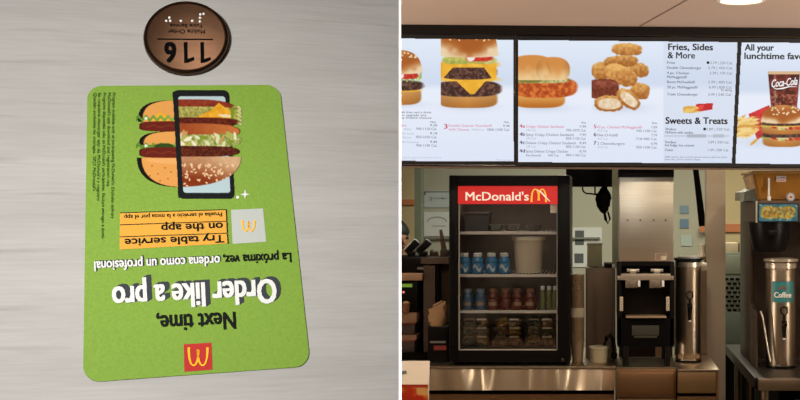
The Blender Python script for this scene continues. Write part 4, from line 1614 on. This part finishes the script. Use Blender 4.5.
pr.ribbon([(778, 290.5), (781, 287.8), (784, 287.5), (787, 289.5)], [.3, 1, 1, .3], mat('label_brown', (.2, .05, .03), .5), .0006)
pr.build('lettering', lb)
MB().box(ux2 - .012, ux2 + .016, uy2 - .0645, uy2 - .06, CT + .014, CT + .022).build('base_badge', dark_w, u2)

# ---- coffee brewer
br = thing('coffee_brewer', 'large coffee brewer with amber bean hopper and lit blue and yellow sign', 'coffee maker', (.8, 5.15, CT))
BX = .638
mb = MB()
mb.box(BX, BX + .012, 5.1, 5.46, CT, H - (222 - CV) / F * 4.93, b=.002)
mb.prism([(BX, 4.93, CT), (BX, 5.1, CT), (BX, 5.1, H - (305 - CV) / F * 5), (BX, 4.96, H - (312 - CV) / F * 4.96)], (.012, 0, 0))
mb.box(BX + .012, 1.06, 5.16, 5.46, CT + .02, H - (222 - CV) / F * 4.93)
mb.build('tower', mat('brewer_bronze', (.04, .026, .018), .42, .2, spec=.25), br)
MB().box(BX + .012, 1.06, 5.06, 5.46, CT, CT + .02, b=.003).build('drip_base', mat('base_dark', (.05, .04, .035), .35, .6), br)
MB().tube([(BX + .02, 4.925, H - (311 - CV) / F * 4.925), (BX + .03, 4.922, H - (318 - CV) / F * 4.922), (BX + .05, 4.92, H - (350 - CV) / F * 4.92), (BX + .06, 4.918, CT + .03)], .004, 8).build('edge_trim', st_h, br)
zh0, zh1 = H - (222.5 - CV) / F * 4.9, H - (201 - CV) / F * 4.9
MB().box(BX, 1.06, 4.9, 5.46, zh0, zh1, b=.005).build('head', mat('head_brown', (.05, .028, .02), .4, .1, spec=.3), br)
MB().box(P(755.6, 0, 4.9).x, P(757.2, 0, 4.9).x, 4.892, 4.902, zh0, zh1).build('head_trim', st_h, br)
sgn = MB().pbox(758, 203.4, 798.6, 222, 4.893, .008, .001).build('lit_sign', blk_p, br)
p = Paint(758.8, 204.2, 797.8, 221.2, .4)
n1, n2 = vnoise(p.U, p.V, 3, 61), vnoise(p.U, p.V, 1.6, 62)
p.over(np.ones_like(p.U), p.mixc('1d5c6b', '4f93a0', n1))
p.over(p.sup(770, 212.5, 9.4, 6.6, 3, 2) * ss(.1, .4, n2), p.mixc('b8862a', 'e5b13a', n1))
p.over(p.sup(786.5, 212.5, 9.6, 6.4, 2.6, 2) * ss(.1, .4, n2), p.mixc('c08b28', 'e9b640', n2))
p.over(p.rect(777.4, 206, 778.4, 220), '8a6a2a')
for x in (765, 770, 775, 781, 786, 791):
    p.over(p.sup(x, 212, 1.5, 3, 2, 1, .4) * .55, '7c5718')
for k in range(22):
    p.over(p.sup(759.5 + 38 * RNG.random(), 205 + 15 * RNG.random(), 1.6, .6, 2, .6, RNG.random() * 3) * .8, ('b3cf9f', 'd4d69a')[k % 2])
p.a = np.ones_like(p.U)
p.mesh('sign_picture', Plane((0, -1, 0), (0, 4.8928, 0)), attr_mat('brewer_sign', True, strength=.62), sgn, .0003)
mb = MB()
bx_, by_ = P(769.5, 0, 5.0).x, 5.0
zb1, zb0 = zh0, H - (252.5 - CV) / F * 4.92
mb.lathe((bx_, by_, zb0), [(.05, 0), (.066, .006), (.074, .03), (.086, zb1 - zb0 - .03), (.088, zb1 - zb0)], 40)
mb.box(bx_ - .02, bx_ + .02, by_ - .12, by_ - .08, zb1 - .055, zb1 - .03, b=.006)
mb.build('brew_basket', blk_p, br)
# hopper: tapered amber bin
am = mat('amber_plastic', (.31, .135, .022), .25, noise=.25, nscale=14)
zt1 = H - (173.5 - CV) / F * 4.98
a0, a1, b0, b1 = P(759.5, 0, 4.98).x, 1.0, P(752.6, 0, 4.98).x, 1.06
t = bmesh.new()
q0 = [(a0, 5.0, zh1), (a1, 5.0, zh1), (a1, 5.3, zh1), (a0, 5.3, zh1)]
q1 = [(b0, 4.98, zt1), (b1, 4.98, zt1), (b1, 5.36, zt1), (b0, 5.36, zt1)]
A0 = [t.verts.new(c) for c in q0]
A1 = [t.verts.new(c) for c in q1]
for k in range(4):
    t.faces.new((A0[k], A0[(k + 1) % 4], A1[(k + 1) % 4], A1[k]))
t.faces.new(A0[::-1])
t.faces.new(A1)
bmesh.ops.bevel(t, geom=list(t.edges), offset=.008, segments=2, affect='EDGES')
mb = MB()
mb._merge(t)
hp_ = mb.build('bean_hopper', am, br)
MB().box(b0 - .004, b1, 4.975, 5.365, zt1, zt1 + .012, b=.003).build('hopper_lid', mat('amber_lid', (.3, .16, .05), .35), hp_)
MB().box(P(768.2, 0, 4.97).x, P(770, 0, 4.97).x, 4.97, 4.985, zh1, H - (178 - CV) / F * 4.97, b=.002).build('divider_post', white_p, hp_)
MB().box(P(767.2, 0, 4.965).x, P(770.6, 0, 4.965).x, 4.95, 4.975, zh1, zh1 + .02, b=.003).build('latch_knob', white_p, hp_)
pr = Print(Plane((0, -1, 0), (0, 4.978, 0)))
lw, lr, lbb = mat('hopper_label_white', (.6, .5, .42), .5), mat('hopper_label_red', (.4, .04, .05), .5), mat('hopper_label_blue', (.05, .05, .2), .5)
pr.poly([(776.4, 176), (786, 176), (786, 181.8), (776.4, 181.8)], lw, .001)
pr.text('COFFEE', (777, 178.6), (785.4, 178.6), 1.9, lbb, .02, .0015)
pr.text('BEANS', (777.4, 181), (785, 181), 1.6, lr, .02, .0015)
pr.build('hopper_label', hp_)
mb = MB()
mb.prism([(P(u_, 0, 5.05).x, 5.05, z_) for u_, z_ in ((744, zh1), (760, zh1), (758, H - (187 - CV) / F * 5.05), (744.5, H - (192 - CV) / F * 5.05))], (0, .34, 0))
mb.build('lid_housing', mat('housing_green', (.13, .145, .115), .4), br)
MB().cyl(Vector((P(793.4, 0, 4.893).x, 4.97, H - (197 - CV) / F * 4.96)), .0175, .01, axis='Y', seg=28).build('round_badge', mat('badge_blue', (.3, .38, .48), .4), br)
pr = Print(Plane((0, -1, 0), (0, 4.969 - .01, 0)))
cx_ = CU + P(793.4, 0, 4.893).x * F / 4.959
pr.poly([(cx_ + 2.9 * math.cos(i * PI / 10), 197 + 2.9 * math.sin(i * PI / 10)) for i in range(20)], lw, .0012)
pr.poly([(cx_ + 1.3 * math.cos(i * PI / 10), 197 + 1.3 * math.sin(i * PI / 10)) for i in range(20)], lr, .0018)
pr.build('badge_printing', br)

# ---- between the fridge and the dispenser
cd = thing('cup_tower', 'tall shiny stack of nested paper cups right of the fridge', 'cups', (P(577.6, 0, 5.15).x, 5.15, CT))
x = P(577.6, 0, 5.15).x
prof = []
cupm = mat('cup_paper', (.3, .215, .135), .32, .35)
MB().lathe((x, 5.15, CT), [(.022, 0), (.029, .085), (.031, .087), (.031, .09), (.029, .092)], 32).build('lowest_cup', cupm, cd)
prof = [(.0285, .09)]
for k in range(30):
    z = .092 + k * .0095
    prof += [(.0285, z), (.0305, z + .001), (.0305, z + .004), (.0285, z + .005)]
prof += [(.0, prof[-1][1])]
MB().lathe((x, 5.15, CT), prof, 32).build('nested_cups', cupm, cd)
MB().lathe((x, 5.15, CT + .19), [(.0312, 0), (.0312, .04)], 32).build('sleeve_band', mat('band_cream', (.5, .42, .3), .4), cd)

cab = thing('steel_cabinet', 'plain brown-grey steel cabinet standing behind the cups, left of the dispenser', 'cabinet', (P(602, 0, 5.26).x, 5.4, CT))
px_box(MB(), 585.5, 268, 615.6, 358.2, 5.26, .3, .003).build('cabinet_body', mat('cabinet_brown', (.17, .125, .095), .45, .4), cab)
px_box(MB(), 587, 271, 614.5, 356, 5.256, .006, .002).build('door', mat('cabinet_door', (.185, .135, .1), .42, .4), cab)
zc = H - (268 - CV) / F * 5.26
cn = thing('plastic_canister', 'pale yellow-white canister on top of the brown steel cabinet', 'canister', (P(594.5, 0, 5.4).x, 5.4, zc))
px_box(MB(), 587, 246, 602, 266.2, 5.34, .1, .006)
mb = MB()
x0, x1 = P(587.2, 0, 5.34).x, P(602, 0, 5.34).x
zt_ = H - (245.5 - CV) / F * 5.34
mb.box(x0, x1, 5.34, 5.42, zc, zt_, b=.006)
mb.build('canister_body', mat('canister_pale', (.5, .52, .34), .5), cn)
MB().box(x0 - .002, x1 + .002, 5.338, 5.422, zt_, zt_ + .01, b=.003).build('lid', mat('canister_lid', (.55, .56, .42), .5), cn)
ck = thing('black_clip', 'small black clip box on the brown steel cabinet, beside the canister', 'box', (P(608, 0, 5.3).x, 5.31, zc))
MB().box(P(604, 0, 5.3).x, P(612, 0, 5.3).x, 5.28, 5.34, zc, zc + .018, b=.003).build('clip_body', blk_p, ck)
MB().box(P(604, 0, 5.3).x, P(614, 0, 5.3).x, 5.285, 5.29, zc + .018, zc + .024).build('clip_edge', grey_p, ck)

tb2 = thing('food_tub', 'small round cream tub on the counter left of the dispenser', 'tub', (P(599, 0, 5.13).x, 5.13, CT))
x = P(598.8, 0, 5.13).x
MB().lathe((x, 5.13, CT), [(.034, 0), (.036, .004), (.039, .06), (.0365, .06), (.033, .006), (0, .006)], 36).build('tub_body', mat('tub_cream', (.4, .36, .24), .4), tb2)
MB().lathe((x, 5.13, CT + .058), [(.039, 0), (.042, .001), (.042, .008), (.03, .011), (0, .011)], 36).build('lid', mat('tub_lid', (.42, .39, .28), .4), tb2)
scp = thing('black_scoop', 'black scoop handle leaning behind the small cream tub', 'scoop', (P(610, 0, 5.2).x, 5.2, CT))
x = P(609, 0, 5.2).x
MB().tube([(x - .022, 5.2, CT + .06), (x - .01, 5.2, CT + .095), (x + .006, 5.2, CT + .108), (x + .018, 5.2, CT + .085), (x + .024, 5.2, CT + .045), (x + .024, 5.2, CT + .004)], .0095, 10).build('handle', blk_p, scp)
MB().blob((x + .022, 5.2, CT + .02), (.014, .022, .02), seg=16).build('scoop_bowl', blk_p, scp)

hk = thing('black_bracket', 'wide black bracket under the menu screens right of the fridge', 'bracket', (P(591, 0, 5.9).x, 5.95, H - (187 - CV) / F * 5.9))
mb = MB()
px_box(mb, 566, 160, 618, 186.5, 5.9, .2, .004)
mb.box(P(575, 0, 5.9).x, P(580, 0, 5.9).x, 5.98, 6.04, 1.72, CEIL)
mb.box(P(604, 0, 5.9).x, P(609, 0, 5.9).x, 5.98, 6.04, 1.72, CEIL)
mb.build('bracket_box', blk_m, hk)
cbx = thing('hanging_cable_bundle', 'tangled black cable bundle hanging under the bracket right of the fridge', 'cables', (P(603, 0, 5.95).x, 5.95, H - (226 - CV) / F * 5.95))
rg = random.Random(4)
mb = MB()
for k in range(7):
    pts = []
    for i in range(13):
        a_ = i / 12 * 2 * PI + k
        u_ = 603.5 + (6.5 - .5 * k) * math.cos(a_) + rg.uniform(-1, 1)
        v_ = 200 + (13 - k) * math.sin(a_) + rg.uniform(-1, 1)
        pts.append(P(u_, v_, 5.93 + .012 * k))
    mb.tube(pts + [pts[0]], .0055, 8)
mb.build('coil', blk_m, cbx)
MB().blob(P(604, 202, 5.97), (.026, .03, .058), .2, 5, 18).build('adapter', blk_m, cbx)
mb = MB()
mb.tube([P(*q, 5.94) for q in ((582.5, 187), (583, 191), (586, 193.4), (592, 193.8), (598, 195))], .004, 8)
mb.tube([P(*q, 5.94) for q in ((595, 187), (595, 193), (597, 196))], .004, 8)
mb.build('loose_cable', blk_m, cbx)
mb = MB()
mb.tube([P(*q, 5.94) for q in ((604, 211), (605, 219), (608, 223.5), (610, 219), (608, 212), (605, 213), (606.5, 221))], .005, 8)
mb.build('tail_loop', blk_m, cbx)
MB().tube([P(*q, 5.95) for q in ((606, 186), (605, 194), (604, 200))], .008, 8).build('feed_cable', blk_m, cbx)
struct('trim_13', MB().pbox(612.2, 60, 618.4, 268, 5.7, .04), steel('steel_post', '8a8a78', .45, (2, 2, 4), 2.))
struct('trim_14', MB().box(P(674.5, 0, 5.4).x, P(706.5, 0, 5.4).x, 5.38, 5.41, 0, H - (266 - CV) / F * 5.4), mat('backsplash', (.2, .14, .09), .4, .5, .2, 2.))

hr = thing('hanging_strap', 'dark strap hanging at a slant behind the left urn', 'strap', P(705, 228, 6.4))
MB().tube([P(693, 150, 6.4), P(696.5, 176, 6.4), P(699.5, 200, 6.4), P(702.5, 226, 6.4)], .014, 10, r_end=.02).build('strap', blk_m, hr)
MB().tube([P(691, 66, 6.4), P(693, 150, 6.4)], .006, 8).build('cord', blk_m, hr)
wsf = thing('wall_shelf', 'small steel shelf fixed beside the column behind the left urn', 'shelf', P(699, 262, 5.5))
MB().box(P(680, 0, 5.47).x, P(706.6, 0, 5.47).x, 5.46, 5.6, H - (260 - CV) / F * 5.46, H - (257 - CV) / F * 5.46).build('board', st_d, wsf)
mb = MB()
zz = H - (260 - CV) / F * 5.46
mb.prism([(P(705, 0, 5.5).x, 5.47, zz), (P(705, 0, 5.5).x, 5.58, zz), (P(705, 0, 5.5).x, 5.58, zz - .08)], (.006, 0, 0))
mb.build('support', st_d, wsf)
wc = thing('paper_cup', 'small bright white cup on the steel shelf behind the left urn', 'cup', (P(701.6, 0, 5.52).x, 5.52, H - (257 - CV) / F * 5.46))
MB().lathe((P(701.6, 0, 5.52).x, 5.52, H - (257 - CV) / F * 5.46), [(.012, 0), (.0165, .052), (.0175, .054), (.015, .054), (.011, .004), (0, .004)], 24).build('cup_body', mat('cup_white', (.85, .82, .72), .5), wc)

# ---- kitchen unit right of the column
ku = thing('kitchen_unit', 'pale green metal kitchen unit with slotted vent, right of the steel column', 'cabinet', (P(735, 0, 7.2).x, 7.4, 0))
gm = mat('unit_green', (.13, .15, .11), .5)
zk = H - (253 - CV) / F * 7.2
x0, x1 = P(715, 0, 7.2).x, P(752, 0, 7.2).x
MB().box(x0, x1, 7.2, 7.7, 0, zk, b=.004).build('unit_body', gm, ku)
px_box(MB(), 724.5, 255, 743, 274, 7.194, .008, .003).build('door_panel', mat('unit_panel', (.2, .215, .16), .45), ku)
mb = MB()
for r_ in range(8):
    for k in range(4):
        u = 724.5 + k * 5.6 + (2.8 if r_ % 2 else 0)
        px_box(mb, u, 278 + r_ * 4.4, min(u + 4, 744), 280.2 + r_ * 4.4, 7.194, .008)
mb.build('vent_slots', blk_m, ku)
px_box(MB(), 723, 312, 744, 350, 7.195, .007, .003).build('lower_door', mat('unit_lower', (.09, .11, .085), .5), ku)
MB().box(x0 - .002, x1 + .03, 7.18, 7.72, 0, H - (345 - CV) / F * 7.18).build('plinth', blk_m, ku)  # dark block added so the view below the steel table stays dark
bx = thing('cardboard_box', 'small beige box on the pale green kitchen unit right of the column', 'box', (P(733, 0, 7.25).x, 7.3, zk))
MB().box(P(726, 0, 7.25).x, P(738.4, 0, 7.25).x, 7.25, 7.4, zk, zk + .058, b=.003).build('carton', mat('carton_beige', (.45, .37, .24), .7), bx)
MB().box(P(738.6, 0, 7.25).x, P(740, 0, 7.25).x, 7.27, 7.38, zk, zk + .056).build('flap', blk_m, bx)
bg = thing('black_bag', 'black bag hanging behind the coffee brewer at the right edge', 'bag', (P(803, 0, 6.3).x, 6.3, H - (300 - CV) / F * 6.3))
MB().blob(P(806, 270, 6.3), (.05, .05, .17), .06, 9, 24, power=.8).build('bag_body', cloth, bg)
MB().tube([P(803, 240, 6.3), P(804, 200, 6.3), P(807, 60, 6.3), P(808, 62, 6.3), P(810, 200, 6.3), P(809, 240, 6.3)], .006, 8).build('strap', cloth, bg)

# ---- left cluster beside the fridge
rk = thing('storage_rack', 'dark shelving rack at the left edge beside the fridge', 'rack', (P(405, 0, 5.3).x, 5.4, CT))
Yr = 5.2


def rx(u, Y=Yr):
    return (u - CU) / F * Y


def rz(v, Y=Yr):
    return H - (v - CV) / F * Y


rack_l = rx(360)
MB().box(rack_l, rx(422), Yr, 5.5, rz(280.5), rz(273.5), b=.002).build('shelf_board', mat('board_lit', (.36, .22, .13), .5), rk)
MB().box(rack_l, rx(416.5), Yr, 5.5, rz(323), rz(313), b=.002).build('shelf_board', brown_w, rk)
MB().box(rack_l, rx(416), Yr + .01, 5.5, rz(340), rz(335.5)).build('shelf_board', brown_w, rk)
MB().box(rack_l, rx(447), 5.48, 5.5, CT, rz(262)).build('back_panel', blk_m, rk)
MB().box(rx(422.5), rx(434), Yr + .03, 5.48, CT, rz(266)).build('side_panel', mat('rack_brown', (.07, .043, .026), .6), rk)
MB().box(rx(434.2), rx(437.4), Yr + .05, Yr + .09, CT, rz(259)).build('post', blk_p, rk)
MB().box(rx(437.6), rx(447.4), Yr + .1, 5.48, CT, rz(263)).build('side_panel', mat('rack_brown_dark', (.06, .035, .02), .6), rk)
MB().box(rack_l, rx(447), Yr - .01, 5.2 + .25, CT, CT + .03).build('plinth', blk_m, rk)
MB().box(rx(420), rx(448), Yr + .02, 5.48, rz(264), rz(258)).build('top_rail', dark_w, rk)
rt_ = rz(258)

pt = thing('receipt_printer', 'black receipt printer on the top board of the rack left of the fridge', 'printer', (rx(410), 5.3, rz(273.5)))
MB().box(rx(392), rx(427), 5.24, 5.42, rz(273.5), rz(257), b=.006).build('printer_body', blk_p, pt)
MB().box(rx(416), rx(424), 5.236, 5.242, rz(270), rz(267.6)).build('paper_slot', grey_p, pt)
MB().box(rx(421), rx(428), 5.24, 5.36, rz(265), rz(263), b=.001).build('indicator_strip', mat('dim_green', (.03, .08, .03), .4), pt)
zt_ = rz(257)
for i, (u, rot, w_, hh) in enumerate(((412.5, .55, 'left, with a white edge', .085), (424, .62, 'right, larger', .085))):
    x = rx(u, 5.3)
    t_ = thing('black_tongs', 'black angled utensil handle on the receipt printer, ' + w_, 'utensil', (x, 5.3, zt_), 'utensil handles beside the fridge')
    mt = Matrix.Rotation(rot + .2, 3, 'Y')
    MB().box(x - .014, x + .014, 5.28, 5.32, zt_ + .003, zt_ + .003 + hh * .85, b=.003, rot=mt).build('handle', blk_p, t_)
    d_ = mt @ Vector((-.0165, 0, 0))
    MB().box(x - .0018 + d_.x, x + .0018 + d_.x, 5.279, 5.321, zt_ + .003 + d_.z + .006, zt_ + .003 + hh * .8 + d_.z, rot=mt).build('white_edge', white_p if i == 0 else grey_p, t_)
    MB().box(x - .02, x + .014, 5.28, 5.33, zt_, zt_ + .02, b=.003).build('base', blk_p, t_)
ps = thing('wooden_stick', 'dark brown stick standing upright on the rack just left of the fridge', 'stick', (rx(445, 5.35), 5.35, rz(258)))
x = rx(444.6, 5.35)
MB().prism([(x - .012, 5.35, rt_), (x + .016, 5.35, rt_), (x - .013, 5.35, H - (229.5 - CV) / F * 5.35), (x - .024, 5.35, H - (230 - CV) / F * 5.35)], (0, .015, 0)).build('stick', mat('stick_brown', (.09, .045, .025), .6), ps)
MB().box(x - .018, x + .02, 5.33, 5.38, rt_, rt_ + .03, b=.004).build('socket', dark_w, ps)
for i, (u, w_, hh) in enumerate(((432, 'left', .03), (436.5, 'right', .024))):
    x = rx(u, 5.35)
    t_ = thing('small_jar', 'small dark jar on the rack top beside the brown stick, ' + w_, 'jar', (x, 5.35, rt_), 'small jars beside the stick')
    MB().lathe((x, 5.35, rt_), [(.009, 0), (.01, .003), (.01, hh * .7), (.007, hh * .8)], 20).build('jar_body', dark_w, t_)
    MB().lathe((x, 5.35, rt_ + hh * .8), [(.008, 0), (.008, hh * .2), (0, hh * .2)], 20).build('lid', grey_p, t_)

tm = thing('display_box', 'dark terminal with a green display strip in the rack, left edge', 'terminal', (rx(404), 5.3, rz(313)))
MB().box(rx(388), rx(417), Yr + .02, 5.4, rz(313), rz(282), b=.004).build('terminal_body', blk_p, tm)
MB().box(rx(398), rx(411.5), Yr + .016, Yr + .022, rz(287.4), rz(284.2)).build('green_display', mat('led_green', (.05, .1, .01), .4, emit=(.16, .28, .03), estr=.8), tm)
MB().cyl(Vector((rx(402.8), Yr + .02, rz(292.5))), .005, .004, axis='Y', seg=14).build('red_light', mat('led_red', (.3, .05, .05), .4, emit=(.9, .25, .22), estr=.9), tm)
cj = thing('sauce_cup', 'small reddish brown cup on the lower board of the rack, left edge', 'cup', (rx(405.5), Yr + .008, rz(313)))
MB().lathe((rx(405.5, 5.192), 5.201, rz(313)), [(.014, 0), (.019, .04), (.02, .043), (.017, .043), (.012, .004), (0, .004)], 24).build('cup_body', mat('cup_redbrown', (.2, .08, .045), .5), cj)
MB().blob((rx(405.5, 5.192), 5.201, rz(313) + .04), (.016, .016, .012), .1, 2, 16).build('contents', mat('cup_contents', (.33, .19, .11), .6), cj)
for i, (v0, v1, w_) in enumerate(((335.5, 325, 'upper'), (358, 342, 'lower'))):
    zb_ = rz(v0) if i == 0 else CT + .03
    t_ = thing('tray_box', 'dark box with red edge on the rack, %s of two, left edge' % w_, 'box', (rx(403), 5.28, zb_), 'boxes low on the rack')
    zt2 = rz(v1)
    MB().box(rx(385), rx(414), Yr + .02, 5.42, zb_, zt2, b=.003).build('box_body', mat('box_dark', (.05, .033, .025), .6), t_)
    MB().box(rx(385), rx(414.4), Yr + .015, 5.425, zt2, zt2 + .008).build('red_edge', mat('edge_red', (.25, .06, .035), .5), t_)
bb = thing('bin_box', 'black box on the counter under the tan paper bag, left of the fridge', 'box', (rx(438, 5.14), 5.16, CT))
MB().box(rx(427.5, 5.1), rx(447.6, 5.1), 5.1, 5.19, CT, H - (327 - CV) / F * 5.1, b=.004).build('box_body', blk_p, bb)
MB().box(rx(430, 5.1), rx(446, 5.1), 5.096, 5.102, H - (343 - CV) / F * 5.1, H - (341 - CV) / F * 5.1).build('slot', grey_p, bb)
MB().box(rx(434, 5.1), rx(446.5, 5.1), 5.097, 5.102, H - (350 - CV) / F * 5.1, H - (345.6 - CV) / F * 5.1).build('red_label', mat('label_red', (.22, .03, .02), .5), bb)
zb_ = H - (327 - CV) / F * 5.1
pb = thing('paper_bag', 'crumpled tan paper bag on the black box left of the fridge', 'bag', (rx(437, 5.14), 5.14, zb_))
t = bmesh.new()
x = rx(437.4, 5.14)
ring = []
for lv, (z_, w_, d_) in enumerate(((0, .03, .022), (.02, .036, .026), (.05, .04, .024), (.072, .036, .014), (.09, .034, .004))):
    rr_ = []
    for k in range(16):
        a_ = 2 * PI * k / 16
        j = .006 * math.sin(5 * a_ + lv * 2.7) + .004 * math.sin(7 * a_ + lv * 4)
        top_slant = (.018 * math.cos(a_) if lv >= 3 else (.008 * math.cos(a_) if lv == 2 else 0))
        rr_.append(t.verts.new((x + (w_ + j) * math.cos(a_), 5.143 + (d_ + j * .5) * math.sin(a_), zb_ + z_ + top_slant)))
    ring.append(rr_)
for a_, b_ in zip(ring, ring[1:]):
    for k in range(16):
        t.faces.new((a_[k], a_[(k + 1) % 16], b_[(k + 1) % 16], b_[k]))
t.faces.new(ring[0][::-1])
t.faces.new(ring[-1])
mb = MB()
mb._merge(t)
mb.build('bag_body', mat('bag_kraft', (.42, .26, .13), .8, noise=.15, nscale=30), pb)
MB().box(x - .022, x + .022, 5.139, 5.147, zb_ + .094, zb_ + .1, rot=Matrix.Rotation(-.5, 3, 'Y')).build('folded_edge', mat('bag_edge', (.48, .31, .17), .8), pb)

# ================================================================== camera, light, output
cam = bpy.data.objects.new('camera', bpy.data.cameras.new('camera'))
COL.objects.link(cam)
cam.data.sensor_width = 36
cam.data.lens = 36 * F / 800
cam.data.shift_x = -(CU - 400) / 800
cam.data.clip_start = .02
cam.location = (0, 0, H)
cam.rotation_euler = (PI / 2, 0, 0)
S.camera = cam


def area(name, loc, target, size, power, col=(1, 1, 1), shape='SQUARE', sy=None, spread=180):
    l = bpy.data.lights.new(name, 'AREA')
    l.shape = 'RECTANGLE' if sy else shape
    l.size = size
    if sy:
        l.size_y = sy
    l.energy = power
    l.color = col
    l.spread = math.radians(spread)
    o = bpy.data.objects.new(name, l)
    COL.objects.link(o)
    o.location = loc
    o.rotation_euler = (Vector(target) - Vector(loc)).to_track_quat('-Z', 'Y').to_euler()
    return o


area('table_key_light', (-.7, -.3, 2.1), TP.at(190, 240), .16, 5.2, (1, .99, .965), 'DISK', spread=56)  # unseen light added and narrowed to shape the brightness over the table
hit = TP.at(200, 68)
ray = (hit - Vector((0, 0, H))).normalized()
ray = ray - 2 * ray.dot(tn) * tn
lp = hit + ray * ((CEIL - .012 - hit.z) / ray.z)
area('token_glint_light', lp, (lp.x, lp.y, 0), .07, .14, (1, .8, .6), 'DISK')  # unseen light added at the mirror point to put a highlight on the disc
area('ceiling_downlight', (dx, dy, CEIL - .012), (dx, dy, 0), .12, 7, (1, .86, .7), 'DISK')
for x_, y_ in ((-.9, 3.3), (.9, 3.0), (0.1, 2.9), (-.3, -.6), (1.7, 3.2)):  # unseen downlights added to give the steel warm lights to reflect
    area('ceiling_downlight', (x_, y_, CEIL - .012), (x_, y_, 0), .14, 8.5, (1, .84, .66), 'DISK')
for x_, y_ in ((-.5, 5.1), (.32, 5.05), (.95, 5.05), (-1.1, 4.5), (1.15, 4.5)):  # hidden lights added to brighten the counter tops and steel front
    area('counter_downlight', (x_, y_, CEIL - .012), (x_, y_, 0), .1, 6, (1, .84, .62), 'DISK')
for x_ in (-3.3, 3.3):  # unseen uplights added along the side walls to brighten the ceiling
    area('ceiling_fill_light', (x_, 3.2, 1.75), (x_ * .55, 3.4, 3), .12, 70, (1, .87, .72), sy=2.6, spread=110)
area('fridge_lamp', ((gl + gr_) / 2, 5.09, FZ1 - .065), ((gl + gr_) / 2, 5.25, CT), .36, .5, (1, .93, .8), sy=.02)
area('kitchen_panel_light', (-.3, 7.0, CEIL - .02), (-.3, 7.0, 0), .6, 21, (.97, 1, .86), sy=1.2)
area('kitchen_panel_light', (.9, 7.0, CEIL - .02), (.9, 7.0, 0), .6, 23, (1, .94, .76), sy=1.2)

w = bpy.data.worlds.new('world')
S.world = w
w.use_nodes = True
w.node_tree.nodes['Background'].inputs[0].default_value = (.9, .85, .78, 1)
w.node_tree.nodes['Background'].inputs[1].default_value = .03
S.view_settings.view_transform = 'Standard'
S.view_settings.look = 'None'
S.view_settings.exposure = 0
S.view_settings.gamma = 1
S.view_settings.use_curve_mapping = False
S.render.engine = 'CYCLES'
S.cycles.use_denoising = True
S.cycles.max_bounces = 8
S.cycles.transparent_max_bounces = 12
S.cycles.sample_clamp_indirect = 4
